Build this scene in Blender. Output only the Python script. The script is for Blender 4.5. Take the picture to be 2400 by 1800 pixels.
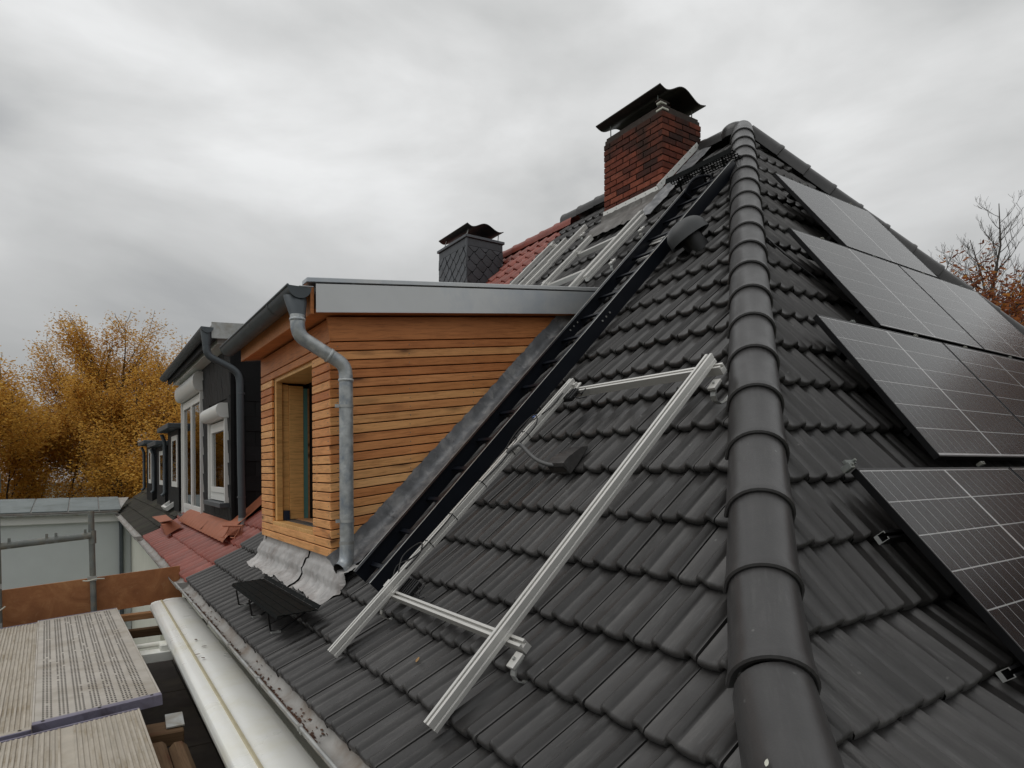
import bpy, bmesh, math, random
import numpy as np
from mathutils import Vector, Matrix
random.seed(7); np.random.seed(7)
for o in list(bpy.data.objects): bpy.data.objects.remove(o)
SC=bpy.context.scene
COL=SC.collection
R=math.radians

# ------------------------------------------------------------------ camera
# x: from the eave into the house, y: along the eave, z: up; the camera stands at the origin on the scaffold
cam=bpy.data.cameras.new('Camera'); camo=bpy.data.objects.new('Camera',cam); COL.objects.link(camo)
cam.sensor_fit='HORIZONTAL'; cam.sensor_width=36; cam.lens=36*1513.6/2400
cam.shift_y=(1101.3-900)/2400; cam.clip_start=.05; cam.clip_end=2000
yaw,roll=R(33.79),R(-.38)
rt=Vector((math.cos(yaw),-math.sin(yaw),0)); fw=Vector((math.sin(yaw),math.cos(yaw),0)); up=Vector((0,0,1))
r2=math.cos(roll)*rt+math.sin(roll)*up; u2=-math.sin(roll)*rt+math.cos(roll)*up
camo.matrix_world=Matrix(((r2.x,u2.x,-fw.x,0),(r2.y,u2.y,-fw.y,0),(r2.z,u2.z,-fw.z,0),(0,0,0,1)))
SC.camera=camo

# ------------------------------------------------------------------ sky and sun
SUN_EL,SUN_AZ=R(60),R(-75)      # azimuth from +y towards +x
W=bpy.data.worlds.new('World'); SC.world=W; W.use_nodes=True
nt=W.node_tree; N=nt.nodes; L=nt.links
N.clear()
out=N.new('ShaderNodeOutputWorld'); bg=N.new('ShaderNodeBackground'); L.new(bg.outputs[0],out.inputs[0])
bg.inputs[1].default_value=.1
sky=N.new('ShaderNodeTexSky'); sky.sky_type='NISHITA'; sky.sun_disc=False
sky.sun_elevation=SUN_EL; sky.sun_rotation=SUN_AZ
tc=N.new('ShaderNodeTexCoord'); sep=N.new('ShaderNodeSeparateXYZ'); L.new(tc.outputs['Generated'],sep.inputs[0])
def wm(op,a,b=None,c=None):
    n=N.new('ShaderNodeMath'); n.operation=op
    for i,v in enumerate((a,b,c)):
        if v is None: continue
        if isinstance(v,(int,float)): n.inputs[i].default_value=v
        else: L.new(v,n.inputs[i])
    return n.outputs[0]
mp=N.new('ShaderNodeMapping'); mp.inputs['Location'].default_value=(1.4788,-9.7377,-5.6654); mp.inputs['Scale'].default_value=(1.0,1.0,2.1); L.new(tc.outputs['Generated'],mp.inputs[0])
n1=N.new('ShaderNodeTexNoise'); n1.inputs['Scale'].default_value=2.3; n1.inputs['Detail'].default_value=9; n1.inputs['Roughness'].default_value=.50; n1.inputs['Distortion'].default_value=.25; L.new(mp.outputs[0],n1.inputs[0])

rp=N.new('ShaderNodeValToRGB'); L.new(n1.outputs[0],rp.inputs[0])
e=rp.color_ramp.elements
e[0].position=.28; e[0].color=(.38,.388,.395,1); e[1].position=.68; e[1].color=(.80,.806,.805,1)
k=e.new(.44); k.color=(.55,.555,.55,1)
k=e.new(.56); k.color=(.66,.664,.66,1)
# the overcast is thinner overhead and thicker towards the horizon
gr=N.new('ShaderNodeMapRange'); gr.inputs[1].default_value=0; gr.inputs[2].default_value=.42; gr.inputs[3].default_value=.56; gr.inputs[4].default_value=1.06; L.new(sep.outputs[2],gr.inputs[0])
sc_=N.new('ShaderNodeVectorMath'); sc_.operation='SCALE'; L.new(rp.outputs[0],sc_.inputs[0]); L.new(wm('MULTIPLY',gr.outputs[0],10.4),sc_.inputs['Scale'])
mx=N.new('ShaderNodeMix'); mx.data_type='RGBA'; mx.inputs[0].default_value=.96
L.new(sky.outputs[0],mx.inputs[6]); L.new(sc_.outputs[0],mx.inputs[7]); L.new(mx.outputs[2],bg.inputs[0])
sl=bpy.data.lights.new('sun','SUN'); sl.energy=.6; sl.angle=R(45); sl.color=(1,.97,.93)
so=bpy.data.objects.new('sun',sl); COL.objects.link(so)
sd=Vector((math.sin(SUN_AZ)*math.cos(SUN_EL),math.cos(SUN_AZ)*math.cos(SUN_EL),math.sin(SUN_EL)))
so.rotation_euler=sd.to_track_quat('Z','Y').to_euler()
vs=SC.view_settings; vs.view_transform='Standard'; vs.look='None'; vs.exposure=0; vs.gamma=1; vs.use_curve_mapping=False

# ------------------------------------------------------------------ materials
MATS={}
def newmat(name):
    m=bpy.data.materials.new(name); m.use_nodes=True; MATS[name]=m
    n=m.node_tree.nodes; l=m.node_tree.links
    return m,n,l,n['Principled BSDF']
def nz(n,l,vec,scale,detail=4,rough=.55,dist=0):
    t=n.new('ShaderNodeTexNoise'); t.inputs['Scale'].default_value=scale; t.inputs['Detail'].default_value=detail; t.inputs['Roughness'].default_value=rough; t.inputs['Distortion'].default_value=dist
    l.new(vec,t.inputs[0]); return t.outputs[0]
def ramp(n,l,f,stops):
    r=n.new('ShaderNodeValToRGB'); e=r.color_ramp.elements
    while len(e)>1: e.remove(e[-1])
    e[0].position=stops[0][0]; e[0].color=(*stops[0][1],1)
    for p,c in stops[1:]: k=e.new(p); k.color=(*c,1)
    l.new(f,r.inputs[0]); return r.outputs[0]
def mixc(n,l,f,a,b,mode='MIX'):
    m=n.new('ShaderNodeMix'); m.data_type='RGBA'; m.blend_type=mode
    for i,v in ((0,f),(6,a),(7,b)):
        if isinstance(v,(int,float)): m.inputs[i].default_value=v
        elif isinstance(v,tuple): m.inputs[i].default_value=(*v,1)
        else: l.new(v,m.inputs[i])
    return m.outputs[2]
def mth(n,l,op,a,b=0.0):
    m=n.new('ShaderNodeMath'); m.operation=op
    for i,v in enumerate((a,b)):
        if isinstance(v,(int,float)): m.inputs[i].default_value=v
        else: l.new(v,m.inputs[i])
    return m.outputs[0]
def coords(n,l,kind='Object',scale=(1,1,1),rnd=True):
    t=n.new('ShaderNodeTexCoord'); m=n.new('ShaderNodeMapping'); m.inputs['Scale'].default_value=scale
    l.new(t.outputs[kind],m.inputs[0])
    if rnd:
        oi=n.new('ShaderNodeObjectInfo'); v=n.new('ShaderNodeVectorMath'); v.operation='SCALE'; v.inputs[0].default_value=(37,91,53); l.new(oi.outputs['Random'],v.inputs['Scale']); l.new(v.outputs[0],m.inputs['Location'])
    return m.outputs[0]
def bump(n,l,p,h,strength=.3,dist=.01):
    b=n.new('ShaderNodeBump'); b.inputs['Strength'].default_value=strength; b.inputs['Distance'].default_value=dist; l.new(h,b.inputs['Height']); l.new(b.outputs[0],p.inputs['Normal'])
def S(c,k): return tuple(x*k for x in c)
def plain(name,col,rough=.6,metal=0,var=.12,vs=6,rnd=.08,bmp=.15,bs=90,spec=.5,stretch=(1,1,1),rv=.1,dirt=None,ds=3):
    m,n,l,p=newmat(name)
    v=coords(n,l,scale=stretch)
    a=nz(n,l,v,vs,6,.6)
    c=ramp(n,l,a,[(.25,S(col,1-var)),(.75,S(col,1+var))])
    if dirt:
        d=nz(n,l,v,ds,7,.65,.4); f=ramp(n,l,d,[(.48,(0,0,0)),(.70,(1,1,1))]); c=mixc(n,l,f,c,dirt)
    oi=n.new('ShaderNodeObjectInfo')
    k=mth(n,l,'ADD',mth(n,l,'MULTIPLY',oi.outputs['Random'],2*rnd),1-rnd)
    vm=n.new('ShaderNodeVectorMath'); vm.operation='SCALE'; l.new(c,vm.inputs[0]); l.new(k,vm.inputs['Scale'])
    l.new(vm.outputs[0],p.inputs['Base Color'])
    p.inputs['Metallic'].default_value=metal; p.inputs['Specular IOR Level'].default_value=spec
    r=n.new('ShaderNodeMapRange'); r.inputs[3].default_value=max(.03,rough-rv); r.inputs[4].default_value=min(1,rough+rv); l.new(nz(n,l,v,vs*1.7,5),r.inputs[0]); l.new(r.outputs[0],p.inputs['Roughness'])
    if bmp: bump(n,l,p,nz(n,l,v,bs,5,.65),bmp,.004)
    return m
def tilemat(name,col,rough=.5,streak=.5,moss=None,rnd=.16,spec=.5):
    m,n,l,p=newmat(name)
    v=coords(n,l); vl=coords(n,l,scale=(9,1.1,4))
    c=ramp(n,l,nz(n,l,v,5,7,.6),[(.25,S(col,.78)),(.5,col),(.8,S(col,1.25))])
    st=ramp(n,l,nz(n,l,vl,7,6,.7),[(.50,(0,0,0)),(.70,(1,1,1))])
    big=ramp(n,l,nz(n,l,v,3.3,3),[(.42,(.12,.12,.12)),(.66,(1,1,1))])
    st=mth(n,l,'MULTIPLY',st,big)
    c=mixc(n,l,mth(n,l,'MULTIPLY',st,streak*.6),c,S((1,.98,.95),max(col)*2.1+.03))
    sp=n.new('ShaderNodeTexVoronoi'); sp.inputs['Scale'].default_value=20; l.new(v,sp.inputs[0])
    spk=ramp(n,l,sp.outputs['Distance'],[(.07,(1,1,1)),(.15,(0,0,0))])
    keep=ramp(n,l,nz(n,l,v,9,3),[(.60,(0,0,0)),(.66,(1,1,1))])
    c=mixc(n,l,mth(n,l,'MULTIPLY',mth(n,l,'MULTIPLY',spk,keep),.55),c,(.20,.20,.19))
    if moss:
        mo=ramp(n,l,nz(n,l,v,4,8,.7,.5),[(.42,(0,0,0)),(.62,(1,1,1))]); c=mixc(n,l,mo,c,moss)
    oi=n.new('ShaderNodeObjectInfo')
    k=mth(n,l,'ADD',mth(n,l,'MULTIPLY',oi.outputs['Random'],2*rnd),1-rnd)
    vm=n.new('ShaderNodeVectorMath'); vm.operation='SCALE'; l.new(c,vm.inputs[0]); l.new(k,vm.inputs['Scale'])
    l.new(vm.outputs[0],p.inputs['Base Color'])
    r=n.new('ShaderNodeMapRange'); r.inputs[3].default_value=rough-.1; r.inputs[4].default_value=rough+.16; l.new(nz(n,l,v,8,5),r.inputs[0]); l.new(r.outputs[0],p.inputs['Roughness'])
    p.inputs['Specular IOR Level'].default_value=spec
    bump(n,l,p,mth(n,l,'ADD',nz(n,l,v,120,5,.75),mth(n,l,'MULTIPLY',nz(n,l,v,22,4),.9)),.20,.003)
    return m
tilemat('tile_dark',(.045,.043,.042),.31,1.0,rnd=.26)
tilemat('hip_dark',(.043,.0415,.0415),.30,.45,rnd=.18)
tilemat('tile_red',(.27,.062,.040),.40,.2,rnd=.12)
tilemat('tile_brown',(.034,.028,.024),.78,.15,moss=(.040,.042,.026),rnd=.30,spec=.25)
plain('underlay',(.02,.02,.021),.9)
plain('zinc',(.50,.52,.53),.40,.75,.12,2.5,.05,.06,30,rv=.12,dirt=(.38,.41,.44),ds=2.2)
plain('zinc_fascia',(.58,.59,.59),.36,.5,.08,1.3,.0,.03,8,rv=.09,dirt=(.38,.43,.49),ds=.9)
plain('zinc_pipe',(.47,.49,.49),.45,.5,.35,14,.04,.10,40,rv=.16,dirt=(.24,.28,.33),ds=9)
plain('zinc_dark',(.085,.098,.108),.5,.35,.15,5,.05,.05,30)
plain('zinc_old',(.40,.39,.37),.6,.25,.22,5,.05,.15,40,dirt=(.25,.20,.16),ds=3.5)
plain('lead',(.20,.205,.215),.5,.2,.35,9,.05,.6,16,rv=.16,dirt=(.38,.375,.37),ds=9)
plain('lead_light',(.47,.46,.45),.50,.2,.25,6,.05,.6,15,rv=.14,dirt=(.27,.24,.225),ds=4)
plain('lead_dark',(.13,.122,.112),.6,.15,.3,9,.05,.5,14,rv=.16,dirt=(.22,.21,.20),ds=6)
plain('lead_red',(.36,.115,.055),.6,0,.14,5,.05,.2,20)
plain('alu',(.70,.69,.66),.45,.45,.05,3,.04,.05,60,stretch=(12,.6,12))
plain('galv',(.44,.45,.44),.55,.6,.2,9,.08,.15,50,dirt=(.30,.27,.22),ds=6)
plain('galv_old',(.20,.215,.205),.62,.4,.25,9,.08,.25,40,dirt=(.27,.25,.20),ds=8)
plain('steel_black',(.006,.008,.013),.40,0,.2,5,.05,.05,50,spec=.3)
plain('plastic_black',(.009,.009,.010),.45,0,.1,5,.1,.05,50)
plain('step_black',(.006,.0075,.0075),.6,0,.3,8,.05,.12,30,spec=.06)
plain('frame_black',(.008,.008,.009),.38,.3,.1,5,.03,.02,50)
plain('hood_gray',(.055,.058,.060),.5,0,.12,6,.0,.1,70)
plain('hose_gray',(.12,.12,.12),.5,0,.1,9,.0,.25,120)
plain('white_pvc',(.74,.74,.71),.40,0,.03,1.5,.03,.02,40)
plain('cream_alu',(.90,.905,.865),.30,0,.03,2,.0,.02,20,dirt=(.83,.82,.72),ds=2.2)
plain('awning_strip',(.56,.50,.34),.5,0,.12,6,.0,.05,20)
plain('render_gray',(.60,.63,.62),.85,0,.04,2,.0,.08,50)
plain('render_cream',(.66,.66,.57),.85,0,.05,2,.0,.08,50)
plain('mortar',(.050,.038,.032),.95,0,.3,20,.0,.3,120)
plain('slate',(.055,.061,.070),.45,0,.2,7,.22,.2,45,spec=.5)
plain('slate_black',(.012,.0122,.013),.6,0,.25,7,.35,.2,45,spec=.2)
plain('slate_trim',(.10,.108,.118),.45,.4,.08,4,.02,.04,40)
plain('cap_black',(.014,.012,.010),.5,.2,.3,5,.05,.1,40,dirt=(.030,.020,.014),ds=5)
plain('bitumen',(.030,.022,.018),.85,0,.3,5,.15,.3,120,dirt=(.055,.043,.030),ds=2)
plain('deck_gray',(.52,.485,.43),.72,.05,.12,5,.05,.2,60,dirt=(.37,.325,.26),ds=2.4)
plain('deck_rib',(.47,.425,.355),.78,0,.14,5,.05,.25,60,dirt=(.29,.235,.16),ds=2.2)
plain('deck_edge',(.25,.235,.31),.5,.4,.15,6,.03,.1,40,dirt=(.14,.12,.15),ds=7)  # aluminium ends; their purple reflection is mixed into the base colour
plain('slot_dark',(.035,.030,.026),.9,0,.1,5,0,0)
plain('membrane',(.10,.26,.25),.6,0,.05,5,.0,.03,40)
plain('tape_blue',(.015,.025,.055),.5,0,.1,5,.0,.02,40)
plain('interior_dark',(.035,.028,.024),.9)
plain('leaf_tan',(.42,.24,.09),.7,0,.2,9,.2,.1,50)
plain('leaf_rust',(.10,.045,.024),.85,0,.3,9,.3,.3,50)
plain('ground_mat',(.07,.075,.045),.95,0,.35,.25,.0,.3,8)
plain('bark_dark',(.045,.036,.028),.9,0,.3,7,.1,.5,30)
plain('bark_gray',(.075,.066,.058),.9,0,.3,7,.1,.4,30)
def woodmat(name,c0,c1,c2,rough=.55,knots=True,rnd=True):
    m,n,l,p=newmat(name)
    v=coords(n,l,scale=(1,1,1)); g=coords(n,l,scale=(1.2,16,16)); kv=coords(n,l,scale=(2.6,9,9))
    oi=n.new('ShaderNodeObjectInfo')
    base=ramp(n,l,oi.outputs['Random'],[(0,c0),(.45,c1),(.75,c1),(1,c2)]) if rnd else ramp(n,l,nz(n,l,v,1.5,3),[(.3,c0),(.7,c1)])
    gr=nz(n,l,g,4,6,.65,.8)
    c=mixc(n,l,1.0,base,ramp(n,l,gr,[(.30,(.66,.60,.55)),(.52,(1,1,1)),(.75,(1.10,1.12,1.14))]),'MULTIPLY')
    bl=nz(n,l,v,2.2,4); c=mixc(n,l,1.0,c,ramp(n,l,bl,[(.3,(.84,.78,.72)),(.7,(1.08,1.08,1.06))]),'MULTIPLY')
    if knots:
        vo=n.new('ShaderNodeTexVoronoi'); vo.inputs['Scale'].default_value=.85; l.new(kv,vo.inputs[0])
        kn=ramp(n,l,vo.outputs['Distance'],[(.085,(1,1,1)),(.15,(.5,.5,.5)),(.30,(0,0,0))])
        c=mixc(n,l,mth(n,l,'MULTIPLY',kn,.85),c,(.09,.030,.010))
    l.new(c,p.inputs['Base Color']); p.inputs['Roughness'].default_value=rough
    p.inputs['Specular IOR Level'].default_value=.35
    bump(n,l,p,gr,.25,.002)
    return m
woodmat('larch',(.74,.31,.115),(.86,.44,.175),(.92,.53,.24))
woodmat('larch_shaded',(.58,.20,.065),(.62,.24,.08),(.68,.29,.10),knots=False)  # darker, redder larch with the shade of the overhang put into its colour
woodmat('larch_frame',(.78,.45,.17),(.80,.47,.18),(.82,.49,.19),knots=False)
woodmat('timber_new',(.42,.22,.10),(.46,.25,.12),(.5,.28,.13),.7)
woodmat('timber_old',(.115,.07,.036),(.135,.082,.042),(.16,.10,.055),.85)
def plymat():
    m,n,l,p=newmat('plywood'); v=coords(n,l)
    c=ramp(n,l,nz(n,l,v,3.5,8,.7,1.2),[(.25,(.24,.088,.030)),(.5,(.37,.15,.054)),(.72,(.50,.24,.095))])
    c=mixc(n,l,ramp(n,l,nz(n,l,v,9,6,.7,1.5),[(.58,(0,0,0)),(.72,(.7,.7,.7))]),c,(.46,.25,.11))
    l.new(c,p.inputs['Base Color']); p.inputs['Roughness'].default_value=.6; bump(n,l,p,nz(n,l,v,40,5),.2,.003)
plymat()
def brickmat():
    m,n,l,p=newmat('brick'); v=coords(n,l); oi=n.new('ShaderNodeObjectInfo')
    c=ramp(n,l,oi.outputs['Random'],[(0,(.06,.028,.024)),(.2,(.14,.044,.031)),(.5,(.215,.062,.038)),(.8,(.26,.076,.047)),(1,(.29,.095,.06))])
    c=mixc(n,l,1.0,c,ramp(n,l,nz(n,l,v,14,7,.65),[(.25,(.6,.58,.56)),(.7,(1.15,1.12,1.1))]),'MULTIPLY')
    # soot and algae of the old stack: settled near the crown and on the weather edge
    g=n.new('ShaderNodeNewGeometry'); sp=n.new('ShaderNodeSeparateXYZ'); l.new(g.outputs['Position'],sp.inputs[0])
    mr=n.new('ShaderNodeMapRange'); mr.inputs[1].default_value=3.42; mr.inputs[2].default_value=4.22; l.new(sp.outputs[2],mr.inputs[0])
    so_=mth(n,l,'ADD',mr.outputs[0],mth(n,l,'MULTIPLY',mth(n,l,'SUBTRACT',nz(n,l,g.outputs['Position'],2.2,5),.5),2.4))
    c=mixc(n,l,ramp(n,l,so_,[(.45,(0,0,0)),(1.0,(.85,.85,.85))]),c,(.030,.022,.018))
    l.new(c,p.inputs['Base Color']); p.inputs['Roughness'].default_value=.9; p.inputs['Specular IOR Level'].default_value=.2
    bump(n,l,p,nz(n,l,v,70,6,.7),.5,.006)
brickmat()
def cellmat():
    m,n,l,p=newmat('cell'); v=coords(n,l)
    oi=n.new('ShaderNodeObjectInfo')
    c=ramp(n,l,oi.outputs['Random'],[(0,(.012,.011,.013)),(.5,(.016,.0135,.015)),(1,(.021,.0155,.016))])
    # thin printed fingers across each cell
    w=n.new('ShaderNodeTexWave'); w.inputs['Scale'].default_value=60; w.bands_direction='Y'; t=n.new('ShaderNodeTexCoord'); l.new(t.outputs['Object'],w.inputs[0])
    c=mixc(n,l,mth(n,l,'MULTIPLY',w.outputs[0],.10),c,(.10,.10,.10))
    l.new(c,p.inputs['Base Color']); p.inputs['Roughness'].default_value=.45; p.inputs['Specular IOR Level'].default_value=.05
cellmat()
plain('backsheet',(.80,.80,.79),.6,0,.03,3,0,0)
def glassmat(name,rough=.06,tint=(1,1,1),ior=1.5,haze=0.0):
    m=bpy.data.materials.new(name); m.use_nodes=True; MATS[name]=m; n=m.node_tree.nodes; l=m.node_tree.links; n.clear()
    o=n.new('ShaderNodeOutputMaterial'); t=n.new('ShaderNodeBsdfTransparent'); t.inputs[0].default_value=(*tint,1)
    g=n.new('ShaderNodeBsdfGlossy'); g.inputs['Roughness'].default_value=rough; g.inputs[0].default_value=(1,1,1,1)
    f=n.new('ShaderNodeFresnel'); f.inputs[0].default_value=ior
    mx=n.new('ShaderNodeMixShader'); 
    tcn=n.new('ShaderNodeTexCoord'); ns=nz(n,l,tcn.outputs['Object'],3,5)
    l.new(f.outputs[0],mx.inputs[0]); l.new(t.outputs[0],mx.inputs[1]); l.new(g.outputs[0],mx.inputs[2])
    if haze:
        d=n.new('ShaderNodeBsdfDiffuse'); d.inputs[0].default_value=(.5,.48,.46,1); m2=n.new('ShaderNodeMixShader')
        l.new(mth(n,l,'MULTIPLY',ns,haze*2),m2.inputs[0]); l.new(mx.outputs[0],m2.inputs[1]); l.new(d.outputs[0],m2.inputs[2]); l.new(m2.outputs[0],o.inputs[0])
    else: l.new(mx.outputs[0],o.inputs[0])
glassmat('panel_glass',.20,(.96,.95,.95),1.42,.006)
glassmat('window_glass',.02,(.55,.58,.58),1.7)
def leafmat(name,stops,rough=.6,trans=.42):
    m,n,l,p=newmat(name); g=n.new('ShaderNodeNewGeometry')
    v=coords(n,l,rnd=False)
    f=mth(n,l,'ADD',mth(n,l,'MULTIPLY',g.outputs['Random Per Island'],.7),mth(n,l,'MULTIPLY',nz(n,l,v,.8,4),.5))
    c=ramp(n,l,f,stops)
    l.new(c,p.inputs['Base Color']); p.inputs['Roughness'].default_value=rough; p.inputs['Specular IOR Level'].default_value=.15
    t=n.new('ShaderNodeBsdfTranslucent'); l.new(c,t.inputs[0]); ms=n.new('ShaderNodeMixShader'); ms.inputs[0].default_value=trans
    o=[x for x in n if x.type=='OUTPUT_MATERIAL'][0]
    l.new(p.outputs[0],ms.inputs[1]); l.new(t.outputs[0],ms.inputs[2]); l.new(ms.outputs[0],o.inputs[0])
leafmat('birch_leaf',[(.15,(.36,.18,.032)),(.45,(.56,.30,.050)),(.75,(.68,.39,.070)),(1,(.75,.48,.11))])
leafmat('oak_leaf',[(.15,(.07,.026,.020)),(.45,(.19,.052,.016)),(.75,(.32,.10,.020)),(1,(.55,.26,.045))])

# ------------------------------------------------------------------ mesh helpers
class G:
    def __init__(s): s.v=[]; s.f=[]
    def add(s,vs,fs):
        b=len(s.v); s.v+= [tuple(p) for p in vs]; s.f+=[tuple(i+b for i in q) for q in fs]; return s
    def box(s,a,b):
        x0,y0,z0=a; x1,y1,z1=b
        return s.add([(x0,y0,z0),(x1,y0,z0),(x1,y1,z0),(x0,y1,z0),(x0,y0,z1),(x1,y0,z1),(x1,y1,z1),(x0,y1,z1)],
              [(3,2,1,0),(4,5,6,7),(0,1,5,4),(1,2,6,5),(2,3,7,6),(3,0,4,7)])
    def hexa(s,p):  # 8 points: bottom ring, top ring
        return s.add(p,[(3,2,1,0),(4,5,6,7),(0,1,5,4),(1,2,6,5),(2,3,7,6),(3,0,4,7)])
    def tube(s,pts,r,n=10,caps=True,r1=None):
        pts=[Vector(p) for p in pts]; m=len(pts); ring=[]
        t0=(pts[1]-pts[0]).normalized(); ref=Vector((0,0,1)) if abs(t0.z)<.9 else Vector((1,0,0))
        nrm=t0.cross(ref).normalized()
        vs=[]
        for i,p in enumerate(pts):
            t=(pts[min(i+1,m-1)]-pts[max(i-1,0)]).normalized()
            nrm=(nrm-t*nrm.dot(t)).normalized(); bn=t.cross(nrm)
            rr=r if r1 is None else r+(r1-r)*i/(m-1)
            if isinstance(r,(list,tuple)): rr=r[i]
            for k in range(n):
                a=2*math.pi*k/n; vs.append(p+nrm*(rr*math.cos(a))+bn*(rr*math.sin(a)))
        fs=[(i*n+k,i*n+(k+1)%n,(i+1)*n+(k+1)%n,(i+1)*n+k) for i in range(m-1) for k in range(n)]
        if caps: fs+=[tuple(range(n-1,-1,-1)),tuple((m-1)*n+k for k in range(n))]
        return s.add(vs,fs)
    def prism(s,poly,f0,f1):   # poly of (a,b); f0,f1 map (a,b)->point
        n=len(poly); vs=[f0(*q) for q in poly]+[f1(*q) for q in poly]
        fs=[(i,(i+1)%n,n+(i+1)%n,n+i) for i in range(n)]+[tuple(range(n-1,-1,-1)),tuple(range(n,2*n))]
        return s.add(vs,fs)
    def sheet(s,rows):  # grid of points
        n=len(rows[0]); vs=[p for r in rows for p in r]
        fs=[(i*n+j,i*n+j+1,(i+1)*n+j+1,(i+1)*n+j) for i in range(len(rows)-1) for j in range(n-1)]
        return s.add(vs,fs)
    def mesh(s,name,mat,smooth=False,bev=0,fix=True):
        me=bpy.data.meshes.new(name); me.from_pydata([tuple(p) for p in s.v],[],s.f)
        if bev or fix:
            bm=bmesh.new(); bm.from_mesh(me)
            if fix: bmesh.ops.recalc_face_normals(bm,faces=bm.faces)
            if bev: bmesh.ops.bevel(bm,geom=[e for e in bm.edges if len(e.link_faces)==2 and e.calc_face_angle(0)>.5],offset=bev,segments=1,affect='EDGES',clamp_overlap=True)
            bm.to_mesh(me); bm.free()
        me.materials.append(MATS[mat])
        if smooth:
            for p in me.polygons: p.use_smooth=True
            if smooth!='all':
                try: me.set_sharp_from_angle(angle=R(smooth if smooth is not True else 40))
                except Exception: pass
        return me
    def ob(s,name,mat,parent=None,**k):
        return obj(name,s.mesh(name,mat,**k),parent)
def obj(name,me,parent=None,M=None):
    o=bpy.data.objects.new(name,me); COL.objects.link(o)
    if parent is not None: o.parent=parent
    if M is not None: o.matrix_basis=M
    return o
def local(parent,M):      # world matrix -> matrix for a child of an unrotated chain
    return parent_inv(parent)@M
def parent_inv(p):
    m=Matrix.Identity(4)
    while p is not None: m=p.matrix_basis@m; p=p.parent
    return m.inverted()
def thing(name,label,cat,loc=(0,0,0),group=None):
    o=bpy.data.objects.new(name,None); COL.objects.link(o); o.location=loc; o.empty_display_size=.1
    tag(o,label,cat,group); return o
def tag(o,label=None,cat=None,group=None,kind=None):
    if label: o['label']=label
    if cat: o['category']=cat
    if group: o['group']=group
    if kind: o['kind']=kind
    return o
def part(name,parent,label=None):
    o=bpy.data.objects.new(name,None); COL.objects.link(o); o.parent=parent; o.empty_display_size=.1
    if label: o['label']=label
    return o
def frame(o,x,y,z):
    x,y,z=Vector(x),Vector(y),Vector(z)
    return Matrix(((x.x,y.x,z.x,o[0]),(x.y,y.y,z.y,o[1]),(x.z,y.z,z.z,o[2]),(0,0,0,1)))
def oriented(name,o,ax,ay,az,size,mat,parent=None,bev=.002,**k):
    """box with local axes; o is the min corner; local x is the long axis of the grain"""
    me=G().box((0,0,0),size).mesh(name,mat,bev=bev,**k)
    return obj(name,me,parent,frame(o,ax,ay,az))

# ------------------------------------------------------------------ roof geometry
CA,SA=math.cos(R(44.56)),math.sin(R(44.56)); CB,SB=math.cos(R(52.53)),math.sin(R(52.53))
def PA(y,s,h=0): return Vector((1.2027+CA*s-SA*h, y, -1.2213+SA*s+CA*h))
nA=Vector((-SA,0,CA)); uA=Vector((CA,0,SA)); nB=Vector((0,-SB,CB)); uB=Vector((0,CB,SB))
def PB(x,s,h=0): return Vector((x, 1.0874+CB*s-SB*h, -.8334+SB*s+CB*h))
PRA=[(-.145,.953,-1.154),(.175,1.238,-.995),(.50,1.513,-.824),(.815,1.764,-.638),(1.14,2.015,-.421)]
k=1.14
while k<7.05: k+=.3225; PRA.append((k,2.015+CA*(k-1.14),-.421+SA*(k-1.14)))
PRB=[(-.662,.453,-1.125),(-.327,.744,-.957),(.011,1.026,-.774),(.346,1.298,-.559)]
k=.346
while k<5.8: k+=.3377; PRB.append((k,1.298+CB*(k-.346),-.559+SB*(k-.346)))
def interp(pr,i,j,v):
    q=[(p[i],p[j]) for p in pr]
    for (a,b),(c,d) in zip(q[:-1],q[1:]):
        if v<=c or (c,d)==q[-1]: return b+(d-b)*(v-a)/(c-a)
def xA(z): return interp(PRA,2,1,z)
def yB(z): return interp(PRB,2,1,z)
XAP=6.50; ZAP=xA and None
APEX=Vector((6.47,4.80,3.98))
def xR(z): return APEX.x+.10+(APEX.z-z)*.875
def PF(y,s,h=0):   # on the swept (kicked) front slope
    for (s0,x0,z0),(s1,x1,z1) in zip(PRA[:-1],PRA[1:]):
        if s<=s1 or s1==PRA[-1][0]:
            d=Vector((x1-x0,0,z1-z0)).normalized(); n=Vector((-d.z,0,d.x)); return Vector((x0,y,z0))+d*(s-s0)+n*h
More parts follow.
